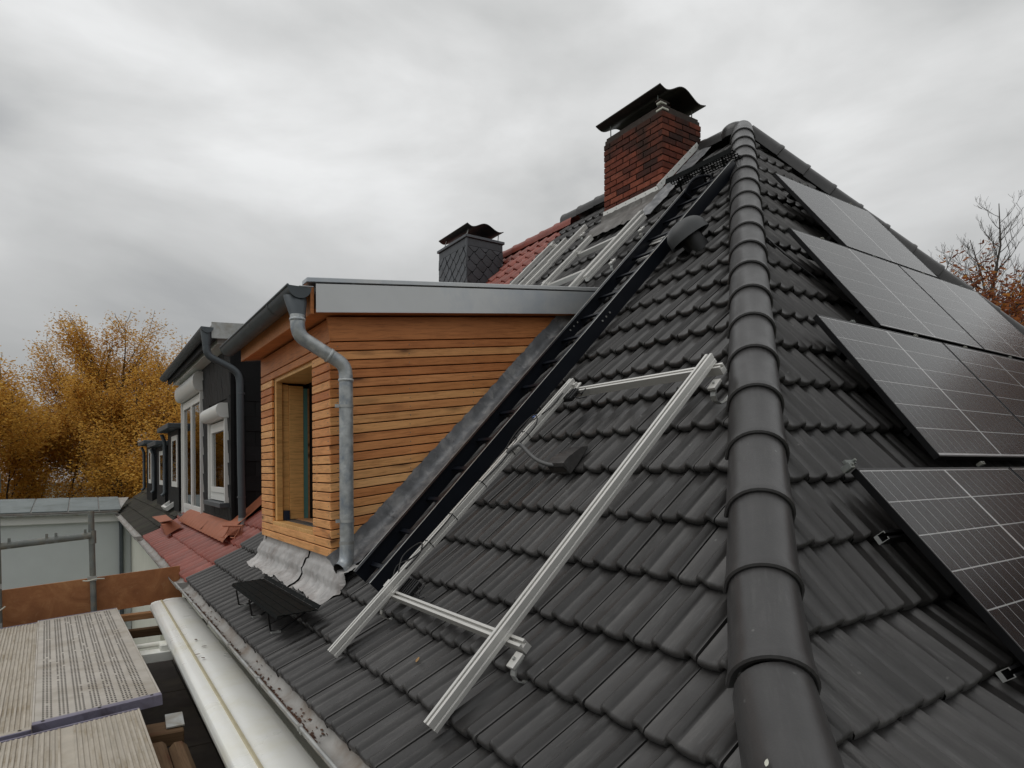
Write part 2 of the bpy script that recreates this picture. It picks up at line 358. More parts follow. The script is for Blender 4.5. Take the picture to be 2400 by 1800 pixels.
# tile: Frankfurt type, r to the right seen from outside, v up the slope, w outwards
TR=[0,.012,.05,.085,.0875,.092,.099,.1135,.128,.135,.1395,.143,.19,.2415,.2445,.249,.256,.270,.284,.291,.2955,.2985,.3005]
def tw(r):
    w=-.028-.005*math.cos(2*math.pi*(r-.036)/.1535)
    for c,hw in ((.1135,.030),(.268,.030)):
        d=abs(r-c)/hw
        if d<1: w=max(w,-.031+.033*(.5+.5*math.cos(math.pi*d))**.55)
    if r>.2995: w=-.052
    return w
def tile_g(wid=.307,length=.40):
    g=G(); k=wid/.307; rows=[]
    for v,dw in ((.012,-.046),(.002,-.036),(-.005,-.020),(-.002,-.007),(.009,0),(length,0)):
        rows.append([(r*k,v,tw(r)+dw) for r in TR])
    g.sheet(rows); return g
def bis(me_g,mat,M,planes,name):
    """a cut tile: local geometry g, world matrix M, planes (point,normal) kept on the +normal side, in world"""
    bm=bmesh.new(); me=me_g.mesh(name,mat,smooth=50,fix=False); bm.from_mesh(me); Mi=M.inverted()
    for p,nn in planes:
        lp=Mi@p; ln=(M.to_3x3().transposed()@nn)
        bmesh.ops.bisect_plane(bm,geom=bm.verts[:]+bm.edges[:]+bm.faces[:],plane_co=lp,plane_no=ln,clear_inner=True)
    bm.to_mesh(me); n=len(bm.faces); bm.free(); me.name=name
    return me if n>3 else None
def scr(p):
    c=Vector(p); d=c.dot(fw)
    return None if d<.1 else (1200+1513.6*c.dot(rt)/d, 1101.3-1513.6*c.z/d, d)
def visible_area(p,n):
    s=scr(p)
    if s is None or not(-60<s[0]<2460 and -60<s[1]<1860): return 0
    d=Vector(p); return max(.02,-(d.normalized().dot(n)))/d.length_squared
def joined(name,items,mat,parent):
    """items: (mesh, world matrix) -> one mesh"""
    if not items: return None
    vs=[];fs=[];b=0
    for me,M in items:
        co=np.empty(len(me.vertices)*3); me.vertices.foreach_get('co',co); co=co.reshape(-1,3)
        m=np.array(M); w=co@m[:3,:3].T+m[:3,3]; vs.append(w)
        fs+=[tuple(i+b for i in p.vertices) for p in me.polygons]; b+=len(w)
    me=bpy.data.meshes.new(name); me.from_pydata(np.concatenate(vs).tolist(),[],fs); me.materials.append(MATS[mat])
    for p in me.polygons: p.use_smooth=True
    try: me.set_sharp_from_angle(angle=R(50))
    except Exception: pass
    o=obj(name,me,parent); o['kind']='stuff'; return o
def lay(profile_pts,u0,u1,wid,right,dirs,mat,cutfn=None,skip=None,tilt=.034,jit=1.0,g=None):
    """profile_pts: list of (point2d->Vector fn(u)) course lines. returns list of (mesh,matrix,area)"""
    g=g or tile_g(wid); base=g.mesh('tile',mat,smooth=50,fix=False); res=[]
    for k in range(len(profile_pts)-1):
        f0,f1=profile_pts[k],profile_pts[k+1]
        n=int(round((u1-u0)/wid))
        for j in range(n):
            u=u0+j*wid                      # left edge coordinate (seen from outside), moving right
            o=f0(u); q=f1(u); d=(q-o); ln=d.length; d=d/ln
            nn=right.cross(d).normalized()
            dd=(d*ln-nn*tilt).normalized(); nn=right.cross(dd).normalized()
            c=o+right*wid*.5+dd*.16
            if skip and skip(c,k): continue
            rx=random.gauss(0,.0035)*jit; rz=random.gauss(0,.003)*jit
            M=frame(o+nn*random.gauss(0,.0012)*jit+dd*random.gauss(0,.0022)*jit,right,dd,nn)@Matrix.Rotation(rz,4,'Z')@Matrix.Rotation(rx,4,'X')
            me=base
            if cutfn:
                r=cutfn(M,wid,k)
                if r==0: continue
                if r!=1:
                    me=bis(g,mat,M,r,'cut_tile')
                    if me is None: continue
            res.append((me,M,visible_area(c,nn)))
    return res
def emit(tiles,parent,mat,maxn=300,name='tile',stuff='distant_tiles',par_of=None):
    tiles=sorted(tiles,key=lambda t:-t[2])
    for t in tiles[:maxn]:
        p=par_of(t) if par_of else parent
        obj(name,t[0],p,t[1])
    if tiles[maxn:]: return joined(stuff,[(t[0],t[1]) for t in tiles[maxn:]],mat,parent)

# ------------------------------------------------------------------ ground
gd=G().sheet([[(-400+800*i/24,-300+900*j/24,-7.2+.15*math.sin(i*2.1)*math.cos(j*1.7)) for i in range(25)] for j in range(25)]).ob('ground','ground_mat'); tag(gd,kind='structure')

# ================================================================== MAIN HOUSE
house=thing('main_house','end house with dark grey tiled hipped roof, larch-clad dormer and brick chimney','house',(1.35,.9,-7.2))
HM=house.matrix_basis.copy(); 
def hlocal(o): # parent to house keeping world coordinates
    o.parent=house; o.matrix_basis=HM.inverted()@o.matrix_basis; return o
YR=7.85   # party line to the red house
G().box((1.36,1.0,-7.19),(11.6,YR-.01,-1.25)).ob('wall','render_cream',None); hlocal(bpy.data.objects['wall'])
front=part('front_roof',house,'dark grey front roof slope'); front.matrix_basis=HM.inverted()
side=part('side_roof',house,'dark grey hip end slope under the solar panels'); side.matrix_basis=HM.inverted()
# boarding under the tiles
zs=[p[2] for p in PRA]
g=G(); dn=.085
rows=[[(xA(z)+.06,yB(z)+.12,z-dn),(xA(z)+.06,YR,z-dn)] for z in zs if z<3.95]
rows.append([(APEX.x,APEX.y,3.86),(APEX.x,YR,3.86)])
g.sheet(rows)
g.ob('roof_boarding','underlay',front)
g=G(); zb=[p[2] for p in PRB if p[2]<3.9]
rows=[[(xA(z)+.10,yB(z)+.07,z-dn),(xR(z)-.1,yB(z)+.07,z-dn)] for z in zb]; rows.append([(APEX.x,APEX.y,3.86),(APEX.x+.01,APEX.y,3.86)])
g.sheet(rows).ob('roof_boarding','underlay',side)
# rear slope (turned away from the street)
g=G(); g.sheet([[(APEX.x+.02,APEX.y,3.84),(APEX.x+.02,YR,3.84)],[(xR(-1.15)-.1,.6,-1.25),(xR(-1.15)-.1,YR,-1.25)]]); hlocal(g.ob('rear_roof','tile_dark'))

def hipA(z): return Vector((xA(z),yB(z),z))
def hipR(z): return Vector((xR(z),yB(z),z))
def cutA(M,wid,k):
    pts=[M@Vector((a,b,0)) for a in (0,wid) for b in (0,.40)]
    z=(M@Vector((wid/2,.2,0))).z
    p=hipA(z); t=(hipA(z+.15)-hipA(z-.15)); nn=Vector((-t.y,t.x,0)).normalized()  # towards larger y
    if nn.y<0: nn=-nn
    d=[(q-p).dot(nn) for q in pts]
    if max(d)<.07: return 0
    if min(d)>.02: return 1
    return [(p+nn*.02,nn)]
def cutB(M,wid,k):
    pts=[M@Vector((a,b,0)) for a in (0,wid) for b in (0,.40)]
    z=(M@Vector((wid/2,.2,0))).z
    pl=[]
    p=hipA(z); t=(hipA(z+.15)-hipA(z-.15)); nn=Vector((-t.y,t.x,0)).normalized()
    if nn.y>0: nn=-nn
    d=[(q-p).dot(nn) for q in pts]
    if max(d)<.02: return 0
    if min(d)<.02: pl.append((p+nn*.02,nn))
    p=hipR(z); t=(hipR(z+.15)-hipR(z-.15)); nn=Vector((-t.y,t.x,0)).normalized()
    if nn.y>0: nn=-nn
    d=[(q-p).dot(nn) for q in pts]
    if max(d)<.02: return 0
    if min(d)<.02: pl.append((p+nn*.02,nn))
    return pl or 1
def skipA(c,k):
    if 5.12<c.y<7.2 and 1.80<c.x<4.05: return True          # under the dormer
    if 5.55<c.y<6.2 and 5.95<c.x<6.3: return True           # under the chimney
    return False
WA=.307
fa=[(lambda u,x=x,z=z: Vector((x,u,z))) for s,x,z in PRA]
# left edges run from YR down to the hip; seam phase from the photograph (y=1.82+n*.307)
uleft=1.82+.307*20     # 7.96
tilesA=lay(fa,0,0.307*26,WA,Vector((0,-1,0)),None,'tile_dark',None,None) if False else []
def layA():
    g=tile_g(WA); base=g.mesh('tile','tile_dark',smooth=50,fix=False); res=[]; right=Vector((0,-1,0))
    for k in range(len(PRA)-1):
        s0,x0,z0=PRA[k]; s1,x1,z1=PRA[k+1]
        for j in range(26):
            yl=uleft-.307*j
            if yl>YR+.12 or yl<.3: continue
            o=Vector((x0,yl,z0)); d=Vector((x1-x0,0,z1-z0)); ln=d.length; d/=ln; nn=right.cross(d)
            dd=(d*ln-nn*.047).normalized(); nn=right.cross(dd).normalized()
            c=o+right*.15+dd*.16
            if skipA(c,k): continue
            M=frame(o+nn*random.gauss(0,.0015)+dd*random.gauss(0,.003),right,dd,nn)@Matrix.Rotation(random.gauss(0,.004),4,'Z')@Matrix.Rotation(random.gauss(0,.004),4,'X')
            r=cutA(M,WA,k); me=base
            if r==0: continue
            if yl>YR: 
                r=[] if r==1 else r; r=r+[(Vector((0,YR,0)),Vector((0,-1,0)))]
            if r!=1:
                me=bis(g,'tile_dark',M,r,'cut_tile')
                if me is None: continue
            res.append((me,M,visible_area(c,nn),front))
    return res
def layB():
    g=tile_g(.30); base=g.mesh('tile','tile_dark',smooth=50,fix=False); res=[]; right=Vector((1,0,0))
    for k in range(len(PRB)-1):
        s0,y0,z0=PRB[k]; s1,y1,z1=PRB[k+1]
        for j in range(42):
            xl=.73+.30*j
            if xl>xR(z0): continue
            o=Vector((xl,y0,z0)); d=Vector((0,y1-y0,z1-z0)); ln=d.length; d/=ln; nn=right.cross(d)
            dd=(d*ln-nn*.047).normalized(); nn=right.cross(dd).normalized()
            c=o+right*.15+dd*.16
            M=frame(o+nn*random.gauss(0,.0015)+dd*random.gauss(0,.003),right,dd,nn)@Matrix.Rotation(random.gauss(0,.004),4,'Z')@Matrix.Rotation(random.gauss(0,.004),4,'X')
            r=cutB(M,.30,k); me=base
            if r==0: continue
            if r!=1:
                me=bis(g,'tile_dark',M,r,'cut_tile')
                if me is None: continue
            res.append((me,M,visible_area(c,nn),side))
    return res
allt=sorted(layA()+layB(),key=lambda t:-t[2])
for t in allt[:300]: obj('tile',t[0],t[3],t[1])
far=joined('distant_tiles',[(t[0],t[1]) for t in allt[300:]],'tile_dark',None); hlocal(far)

# hip and ridge tiles
def hip_g(r0=.134,r1=.1195,length=.45,thick=.024):
    g=G(); n=15; rows=[]
    def ring(v,r,dr,w0):
        out=[(-(r+dr)*1.0,v,w0-.075)]
        for i in range(n):
            a=R(-82+164*i/(n-1)); out.append(((r+dr)*math.sin(a),v,w0-.035+(r+dr)*math.cos(a)))
        out.append(((r+dr)*1.0,v,w0-.075)); return out
    rows=[ring(.05,r0,-thick-.004,-.004),ring(.004,r0,-thick,0),ring(-.002,r0,-.006,0),ring(.004,r0,.002,0),ring(.035,r0,.001,0),ring(.06,r0,-.006,0),ring(length,r1,0,.0)]
    g.sheet(rows); return g
HT=hip_g().mesh('hip_tile','hip_dark',smooth=45,fix=False)
CLIP=G().box((-.009,-.006,-.004),(.009,.009,.005)).mesh('clip','galv_old',bev=.001)
def hip_run(line,z_list,side_n,label=None,name='hip_tile',clips=0):
    for i,z in enumerate(z_list):
        zn=z_list[i+1] if i+1<len(z_list) else z+.24
        p=line(z); t=(line(zn)-line(z)).normalized()
        nn=side_n(z); nn=(nn-t*nn.dot(t)).normalized(); rr=t.cross(nn)
        M=frame(p,rr,t,nn)@Matrix.Rotation(random.gauss(0,.008),4,'Y')@Matrix.Rotation(random.gauss(-.006,.002),4,'X')
        o=obj(name,HT,None,M); hlocal(o)
        if i<clips: obj('clip',CLIP,o,Matrix.Translation((0,.012,.094)))
zl=[-.854-.235,-.854,-.642,-.411,-.159,.086,.333,.58,.822,1.068,1.31,1.547]
while zl[-1]<3.7: zl.append(zl[-1]+.2435)
hip_run(hipA,zl,lambda z:nA+nB,clips=6)
zr=[-1.0+.246*i for i in range(20)]
nC=Vector((math.sin(R(48.8)),0,math.cos(R(48.8))))
hip_run(hipR,zr,lambda z:nB+nC)
# ridge
for i in range(8):
    y=APEX.y+.12+i*.395
    if y>YR-.1: break
    M=frame((APEX.x+.02,y+.42,APEX.z+.005),(1,0,0),(0,-1,0),(0,0,1))
    M=frame((APEX.x+.02,y,APEX.z-.0),(-1,0,0),(0,-1,0),(0,0,1))@Matrix.Rotation(0,4,'X')
    M=frame((APEX.x+.02,y+.40,APEX.z+.002),(-1,0,0),(0,-1,0),(0,0,1))@Matrix.Translation((0,-.0,0))
    hlocal(obj('ridge_tile',HT,None,M@Matrix.Rotation(random.gauss(0,.006),4,'Z')))
# apex cap: a rounded three-way cap
g=G(); rows=[]
for i in range(7):
    a=R(90*i/6); rr=.165*math.cos(a)+.012; rows.append([(rr*math.cos(2*math.pi*j/20),rr*math.sin(2*math.pi*j/20),.125*math.sin(a)-.03) for j in range(21)])
rows.insert(0,[(p[0],p[1],-.10) for p in rows[0]])
hlocal(obj('apex_cap',g.sheet(rows).mesh('apex_cap','hip_dark',smooth=50),None,Matrix.Translation(APEX+Vector((.05,.10,.03)))))

# eave gutter of the main house
def gutter(name,path0,path1,r,mat,parent,ends=True,lip=.008,thick=.004,seg=10):
    """half-round channel between two points (same height), open upwards"""
    a,b=Vector(path0),Vector(path1); t=(b-a).normalized(); sx=Vector((t.y,-t.x,0)).normalized()
    g=G(); rows=[]
    for p in (a,b):
        row=[]
        for i in range(seg+1):
            an=math.pi*i/seg; row.append(p+sx*(r*math.cos(an))+Vector((0,0,-r*math.sin(an))))
        for i in range(seg,-1,-1):
            an=math.pi*i/seg; row.append(p+sx*((r-thick)*math.cos(an))+Vector((0,0,-(r-thick)*math.sin(an))))
        row.append(row[0]); rows.append(row)
    g.sheet(rows)
    if ends:
        for p in (a,b):
            ring=[p+sx*(r*1.02*math.cos(math.pi*i/seg))+Vector((0,0,-r*1.02*math.sin(math.pi*i/seg))) for i in range(seg+1)]
            g.prism([(i,0) for i in range(seg+1)],lambda i,_:ring[i]-t*.003,lambda i,_:ring[i]+t*.003)
    o=g.ob(name,mat,parent,smooth=35)
    return o,sx,t
eg,sx,t_=gutter('eave_gutter',(.918,1.2,-1.202),(.918,YR-.02,-1.202),.068,'zinc_old',None,thick=.003); hlocal(eg); EGM=HM
def child(g,name,mat,parent,**k):   # geometry given in world coordinates under any parent
    o=g.ob(name,mat,None,**k); o.parent=parent; o.matrix_basis=parent_inv(parent); return o
side_s=-1 if sx.x>0 else 1
child(G().tube([(.918-.070,1.2,-1.195),(.918-.070,YR-.02,-1.195)],.0095,8),'gutter_bead','galv',eg,smooth=60)
for y in [2.2+.86*i for i in range(7)]:
    g=G(); pts=[(.918+.076*math.cos(a),y,-1.202-.072*math.sin(a)) for a in [math.pi*i/8 for i in range(9)]]
    g.sheet([[(p[0],y-.012,p[2]) for p in pts],[(p[0],y+.012,p[2]) for p in pts]])
    g.box((.836,y-.014,-1.209),(.858,y+.014,-1.183))
    child(g,'gutter_bracket','galv',eg)
child(G().box((1.0,1.0,-1.34),(1.03,YR-.02,-1.20)),'eave_board','timber_old',front)
child(G().box((.985,1.0,-1.28),(1.38,YR-.02,-1.262)),'soffit_board','white_pvc',front)
# ---------------------------------------------------------------- brick chimney
ch=part('brick_chimney',house,'sooty red brick chimney with curved black cap'); ch.matrix_basis=HM.inverted()
CX0,CX1,CY0,CY1,CZ0,CZ1=5.765,6.45,5.36,6.385,3.05,4.32
child(G().box((CX0+.012,CY0+.012,CZ0),(CX1-.012,CY1-.012,CZ1-.01)),'mortar_core','mortar',ch)
bh,bj=.0635,.0115
BM={}
def brick(L,n):
    key=(round(L,3),n%3)
    if key not in BM: BM[key]=G().box((-L/2,-.045,-bh/2),(L/2,.045,bh/2)).mesh('brick','brick',bev=.004)
    return BM[key]
cnt=0
for c in range(17):
    z=CZ0+.02+c*(bh+bj)+bh/2
    if z>CZ1-.03: break
    for fi,(o,ax,length,nn) in enumerate((((CX0,CY1,0),Vector((0,-1,0)),CY1-CY0,Vector((-1,0,0))),((CX0,CY0,0),Vector((1,0,0)),CX1-CX0,Vector((0,-1,0))),((CX1,CY0,0),Vector((0,1,0)),CY1-CY0,Vector((1,0,0))),((CX1,CY1,0),Vector((-1,0,0)),CX1-CX0,Vector((0,1,0))))):
        if z<interp(PRA,1,2,CX0)-.1: continue
        pos=0.0; first=True
        while pos<length-.02:
            L_=.228 if not(first and (c+fi)%2) else .108
            first=False
            if length-pos-L_<.06: L_=length-pos
            mid=pos+L_/2; pos+=L_+bj
            cc=Vector(o)+ax*mid; cc.z=z
            if (fi in(1,)) and cc.z<interp(PRA,1,2,cc.x)-.12: continue
            if fi in (2,3) and c<8: continue
            off=.045-.002+random.uniform(-.003,.003)
            M=frame(cc-nn*off,ax,-nn if False else nn.cross(Vector((0,0,1))).cross(Vector((0,0,1))) if False else -nn,Vector((0,0,1)) if ax.cross(-nn).z>0 else Vector((0,0,-1)))
            M=frame(cc-nn*off,ax,-nn,ax.cross(-nn))@Matrix.Rotation(random.gauss(0,.006),4,'Y')
            obj('brick',brick(L_,cnt),ch,M); cnt+=1
# cement crown with a broken corner
g=G().box((CX0+.02,CY0+.02,CZ1-.02),(CX1-.02,CY1-.02,CZ1+.03)); child(g,'mortar_crown','mortar',ch,bev=.01)
for i in range(6):
    child(G().box((CX0+random.uniform(-.01,.05),CY0+random.uniform(-.01,.05),CZ1-.07+i*.028),(CX0+random.uniform(.10,.17),CY0+random.uniform(.09,.15),CZ1-.045+i*.028)),'crumbled_brick','render_cream' if i%3==1 else 'mortar',ch,bev=.006)
# curved cap sheet: lip, dip, arch, dip, lip
def cap(y0,y1,x0,x1,zb,arch,parent,mat='cap_black',lip=.035):
    prof=[]
    for i in range(25):
        u=i/24; x=x0+(x1-x0)*u
        z=zb+arch*(.5-.5*math.cos(2*math.pi*min(1,max(0,(u-.12)/.76))))
        if u<.12: z=zb+lip*((.12-u)/.12)**1.3
        if u>.88: z=zb+lip*.6*((u-.88)/.12)**1.3
        prof.append((x,z))
    g=G(); g.sheet([[(x,y,z) for x,z in prof]+[(x,y,z-.012) for x,z in prof[::-1]]+[(prof[0][0],y,prof[0][1])] for y in (y0,y1)])
    for y in (y0,y1):
        g.add([(x,y,z) for x,z in prof]+[(x,y,z-.012) for x,z in prof],[(i,i+1,26+i,25+i) for i in range(24)])
    return child(g,'cap_sheet',mat,parent,smooth=40)
cap(5.32,6.46,5.69,6.50,4.50,.115,ch)
for x,y in ((5.80,5.46),(5.80,6.29),(6.40,5.46),(6.40,6.29)):
    child(G().tube([(x,y,CZ1-.02),(x,y,4.52)],.007,6),'cap_stay','galv_old',ch)
# white flashing rail round the foot of the chimney, lead apron below it
zf=interp(PRA,1,2,CX0)
child(G().box((CX0-.014,CY0-.012,zf+.055),(CX0-.001,CY1+.01,zf+.115)),'flashing_strip','white_pvc',ch,bev=.002)
def strip_on_slope(y0,y1,s0,s1,h0,h1): 
    a=[PA(y0,s0,h0),PA(y0,s1,h0),PA(y1,s1,h0),PA(y1,s0,h0)]; b=[PA(y0,s0,h1),PA(y0,s1,h1),PA(y1,s1,h1),PA(y1,s0,h1)]
    return G().hexa(a+b)
child(strip_on_slope(CY0-.016,CY0-.002,6.37,7.36,.06,.125),'flashing_strip','white_pvc',ch,bev=.002)
for i in range(7):
    child(G().tube([PA(CY0-.016,6.45+i*.14,.10),PA(CY0-.022,6.45+i*.14,.10)],.005,6),'screw','galv_old',ch)
for i in range(6):
    y=CY0+.1+i*.17; child(G().tube([(CX0-.012,y,zf+.085),(CX0-.020,y,zf+.085)],.005,6),'screw','galv_old',ch)
def ap2(u,v):
    y=CY0-.03+1.10*u
    if v<.4: return Vector((CX0-.014-.02*v,y,zf+.06-.22*v))
    k=(v-.4)/.6; return PA(y-.03*k,6.17-.30*k+.015*math.sin(y*21),.045-.022*k+.008*math.sin(y*2*math.pi/.1535)*k)
for u0,u1 in ((0,.33),(.335,1.0)):
    rows=[[ap2(u0+(u1-u0)*i/14,j/9)+Vector((0,0,random.gauss(0,.003))) for j in range(10)] for i in range(15)]
    child(G().sheet(rows),'lead_apron','lead_dark',ch,smooth='all')
g=G(); g.sheet([[tuple(PA(CY0-.02-.20*j/3,5.80+1.5*i/20,.020+.030*(1-j/3)+random.gauss(0,.004))) for j in range(4)] for i in range(21)])
child(g,'lead_soaker','lead',ch,smooth='all')

# ---------------------------------------------------------------- larch dormer
dm=part('dormer',house,'new larch-clad dormer with an open window hole'); dm.matrix_basis=HM.inverted()
DX,DY0,DY1,DZ0,DZ1=1.634,4.996,7.32,-.682,1.15
TE=math.tan(R(7.08)); CE,SE=math.cos(R(7.08)),math.sin(R(7.08))
BP=.0739; BT=.024
WY0,WY1,WZ0,WZ1=5.475,6.825,-.50,.91
# dark backing behind the battens (closed box with the window hole left open)
g=G()
g.box((DX+.032,DY0+.03,DZ0+.02),(DX+.07,WY0-.05,DZ1)); g.box((DX+.032,WY1+.05,DZ0+.02),(DX+.07,DY1-.03,DZ1))
g.box((DX+.032,WY0-.05,DZ0+.02),(DX+.07,WY1+.05,WZ0-.05)); g.box((DX+.032,WY0-.05,WZ1+.05),(DX+.07,WY1+.05,DZ1))
child(g,'front_backing','interior_dark',dm)
g=G(); g.prism([(DX+.032,DZ0-.1),(3.98,1.50),(DX+.032,DZ1+.06)],lambda x,z:(x,DY0+.028,z),lambda x,z:(x,DY0+.06,z))
child(g,'cheek_backing','interior_dark',dm)
g=G(); g.prism([(DX+.032,DZ0-.1),(3.98,1.50),(DX+.032,DZ1+.06)],lambda x,z:(x,DY1-.06,z),lambda x,z:(x,DY1-.028,z))
child(g,'cheek_backing','interior_dark',dm)
nb=int((DZ1-.07-DZ0)/BP)
def board(name,o,ax,az,length,h,mat='larch',t=BT):
    ax=Vector(ax).normalized(); az=Vector(az).normalized(); ay=az.cross(ax)
    me=G().box((0,0,0),(length,t,h)).mesh(name,mat,bev=.0035)
    return obj(name,me,dm,frame(o,ax,ay,az))
for i in range(nb):
    z=DZ0+i*BP; h=BP-.0095
    mt='larch' if i<nb-6 else ('larch_shaded' if i%3 else 'larch')  # topmost boards mostly take the larch with painted overhang shade
    # cheek board rising into the slope
    zz=z; x_end=None
    # intersection of z=z0+TE*(x-DX) with the roof (a bit inside)
    x=DX
    while x<5 and zz+TE*(x-DX)>interp(PRA,1,2,x)-.02: x+=.01
    Lb=(x-DX+.05)/CE
    if Lb>.08:
        board('board',(DX-.001,DY0+BT,z),(CE,0,SE),(-SE,0,CE),Lb,h,mt) if False else obj('board',G().box((0,0,0),(Lb,BT,h)).mesh('board',mt,bev=.0035),dm,frame((DX+.002,DY0,z),(CE,0,SE),(0,1,0),(-SE,0,CE)))
    # front boards, interrupted by the window
    segs=[(DY0+.001,DY1)]
    if z+h>WZ0+.02 and z<WZ1-.02: segs=[(DY0+.001,WY0-.0),(WY1+.02,DY1)]
    for a,b in segs:
        obj('board',G().box((0,0,0),(b-a,BT,h)).mesh('board',mt,bev=.0035),dm,frame((DX,b,z),(0,-1,0),(1,0,0),(0,0,1)))
    if i%1==0:  # boards of the far cheek show only at their ends
        pass
# screw heads on the battens behind the cheek and front boards
g=G()
for i in range(nb):
    for xb in (DX+.06,DX+.68,DX+1.30,DX+1.92):
        z=DZ0+i*BP+BP*.42+TE*(xb-DX)
        if z<interp(PRA,1,2,xb)+.12: continue
        g.tube([(xb+random.gauss(0,.004),DY0+.002,z),(xb,DY0-.0012,z)],.0042,6)
    for yb in (DY0+.06,WY0-.06,WY1+.08,DY1-.06):
        z=DZ0+i*BP+BP*.42; g.tube([(DX+.002,yb+random.gauss(0,.004),z),(DX-.0012,yb,z)],.0042,6)
o=child(g,'screw_heads','galv_old',dm); o['kind']='stuff'
# wide top boards, darkened in colour for the shade under the roof
obj('frieze_board',G().box((0,0,0),(2.9,BT,.19)).mesh('frieze_board','larch_shaded',bev=.003),dm,frame((DX+.002,DY0,DZ0+nb*BP),(CE,0,SE),(0,1,0),(-SE,0,CE)))
obj('frieze_board',G().box((0,0,0),(DY1-DY0,BT,.186)).mesh('frieze_board','larch_shaded',bev=.003),dm,frame((DX,DY1,DZ0+nb*BP),(0,-1,0),(1,0,0),(0,0,1)))
# window hole: frame, reveals and the raw inside
def db(name,a,b,mat,**k): return child(G().box(a,b),name,mat,dm,**k)
db('window_post',(DX+.026,WY1-.055,WZ0+.0),(DX+.086,WY1+.018,WZ1),'larch_frame',bev=.003)
db('window_reveal',(DX+.088,WY1-.03,WZ0+.01),(DX+.155,WY1+.02,WZ1-.02),'larch_frame',bev=.003)
db('window_reveal',(DX+.157,WY1-.045,WZ0+.01),(DX+.30,WY1+.02,WZ1-.03),'larch_frame',bev=.003)
db('membrane_strip',(DX+.302,WY1-.045,WZ0+.01),(DX+.342,WY1+.02,WZ1-.05),'membrane')
db('membrane_edge',(DX+.343,WY1-.05,WZ0+.01),(DX+.360,WY1+.02,WZ1-.05),'timber_new')
db('window_head',(DX+.026,WY0,WZ1-.002),(DX+.34,WY1+.018,WZ1+.04),'larch_frame',bev=.003)
db('window_post',(DX+.026,WY0-.045,WZ0),(DX+.086,WY0-.002,WZ1),'larch_frame',bev=.003)
db('window_reveal',(DX+.088,WY0-.04,WZ0),(DX+.36,WY0-.003,WZ1),'larch_frame',bev=.003)
db('window_sill',(DX+.003,WY0-.04,WZ0-.045),(DX+.12,WY1+.02,WZ0-.004),'larch_frame',bev=.004)
db('sill_sheet',(DX+.121,WY0-.04,WZ0-.03),(DX+.22,WY1+.02,WZ0+.004),'slate_trim')
db('sill_plank',(DX+.222,WY0-.04,WZ0-.03),(DX+.36,WY1+.02,WZ0+.012),'timber_new',bev=.003)
db('sealing_tape',(DX+.092,WY1-.055,WZ0+.002),(DX+.153,WY1-.032,WZ0+.10),'tape_blue')
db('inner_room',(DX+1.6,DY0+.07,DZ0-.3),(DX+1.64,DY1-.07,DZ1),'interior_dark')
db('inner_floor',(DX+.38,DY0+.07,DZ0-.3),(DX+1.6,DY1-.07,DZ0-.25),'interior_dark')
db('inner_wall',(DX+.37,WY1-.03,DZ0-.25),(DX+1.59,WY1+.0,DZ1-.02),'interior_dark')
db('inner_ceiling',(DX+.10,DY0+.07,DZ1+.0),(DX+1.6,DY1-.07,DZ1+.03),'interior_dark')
# roof slab, zinc fascia, soffit
FY0,FY1=4.872,7.46
def slab(x0,x1,y0,y1,za,zb_,name,mat,**k):  # heights at x0; follows the 7 degree fall
    g=G(); d=(x1-x0)*TE
    g.hexa([(x0,y0,za),(x1,y0,za+d),(x1,y1,za+d),(x0,y1,za),(x0,y0,zb_),(x1,y0,zb_+d),(x1,y1,zb_+d),(x0,y1,zb_)])
    return child(g,name,mat,dm,**k)
slab(1.49,4.75,FY0,FY0+.006,1.200,1.418,'zinc_fascia','zinc_fascia',bev=.001)
slab(1.42,4.80,FY0-.004,FY0+.12,1.419,1.455,'fascia_capping','zinc_fascia',bev=.004)
slab(1.47,4.9,FY0+.122,FY1-.02,1.36,1.435,'roof_sheet','zinc',bev=.002)
slab(1.49,4.75,FY1-.006,FY1,1.20,1.44,'zinc_fascia','zinc_fascia')
slab(1.495,4.7,FY0+.008,FY1-.008,1.206,1.236,'soffit_board','larch_shaded',bev=.002)
slab(1.455,1.485,FY0+.03,FY1-.03,1.190,1.40,'eave_board','larch_shaded',bev=.002)
dg,_,_=gutter('dormer_gutter',(1.365,FY0-.01,1.375),(1.365,7.62,1.352),.086,'zinc_dark',None,thick=.003); dg.parent=dm
child(G().tube([(1.365-.086,FY0-.01,1.375),(1.365-.086,7.62,1.352)],.010,8),'gutter_bead','zinc_dark',dm,smooth=60)
child(G().tube([(1.365-.005,FY0-.012,1.376),(1.365+.10,FY0-.012,1.385)],.006,6),'gutter_bead','zinc',dm,smooth=60)
for y in (5.5,6.2,6.9):
    pts=[(1.365+.091*math.cos(a),y,1.37-.091*math.sin(a)) for a in [math.pi*i/8 for i in range(9)]]
    child(G().sheet([[(p[0],y-.012,p[2]) for p in pts],[(p[0],y+.012,p[2]) for p in pts]]),'gutter_bracket','zinc_dark',dm)
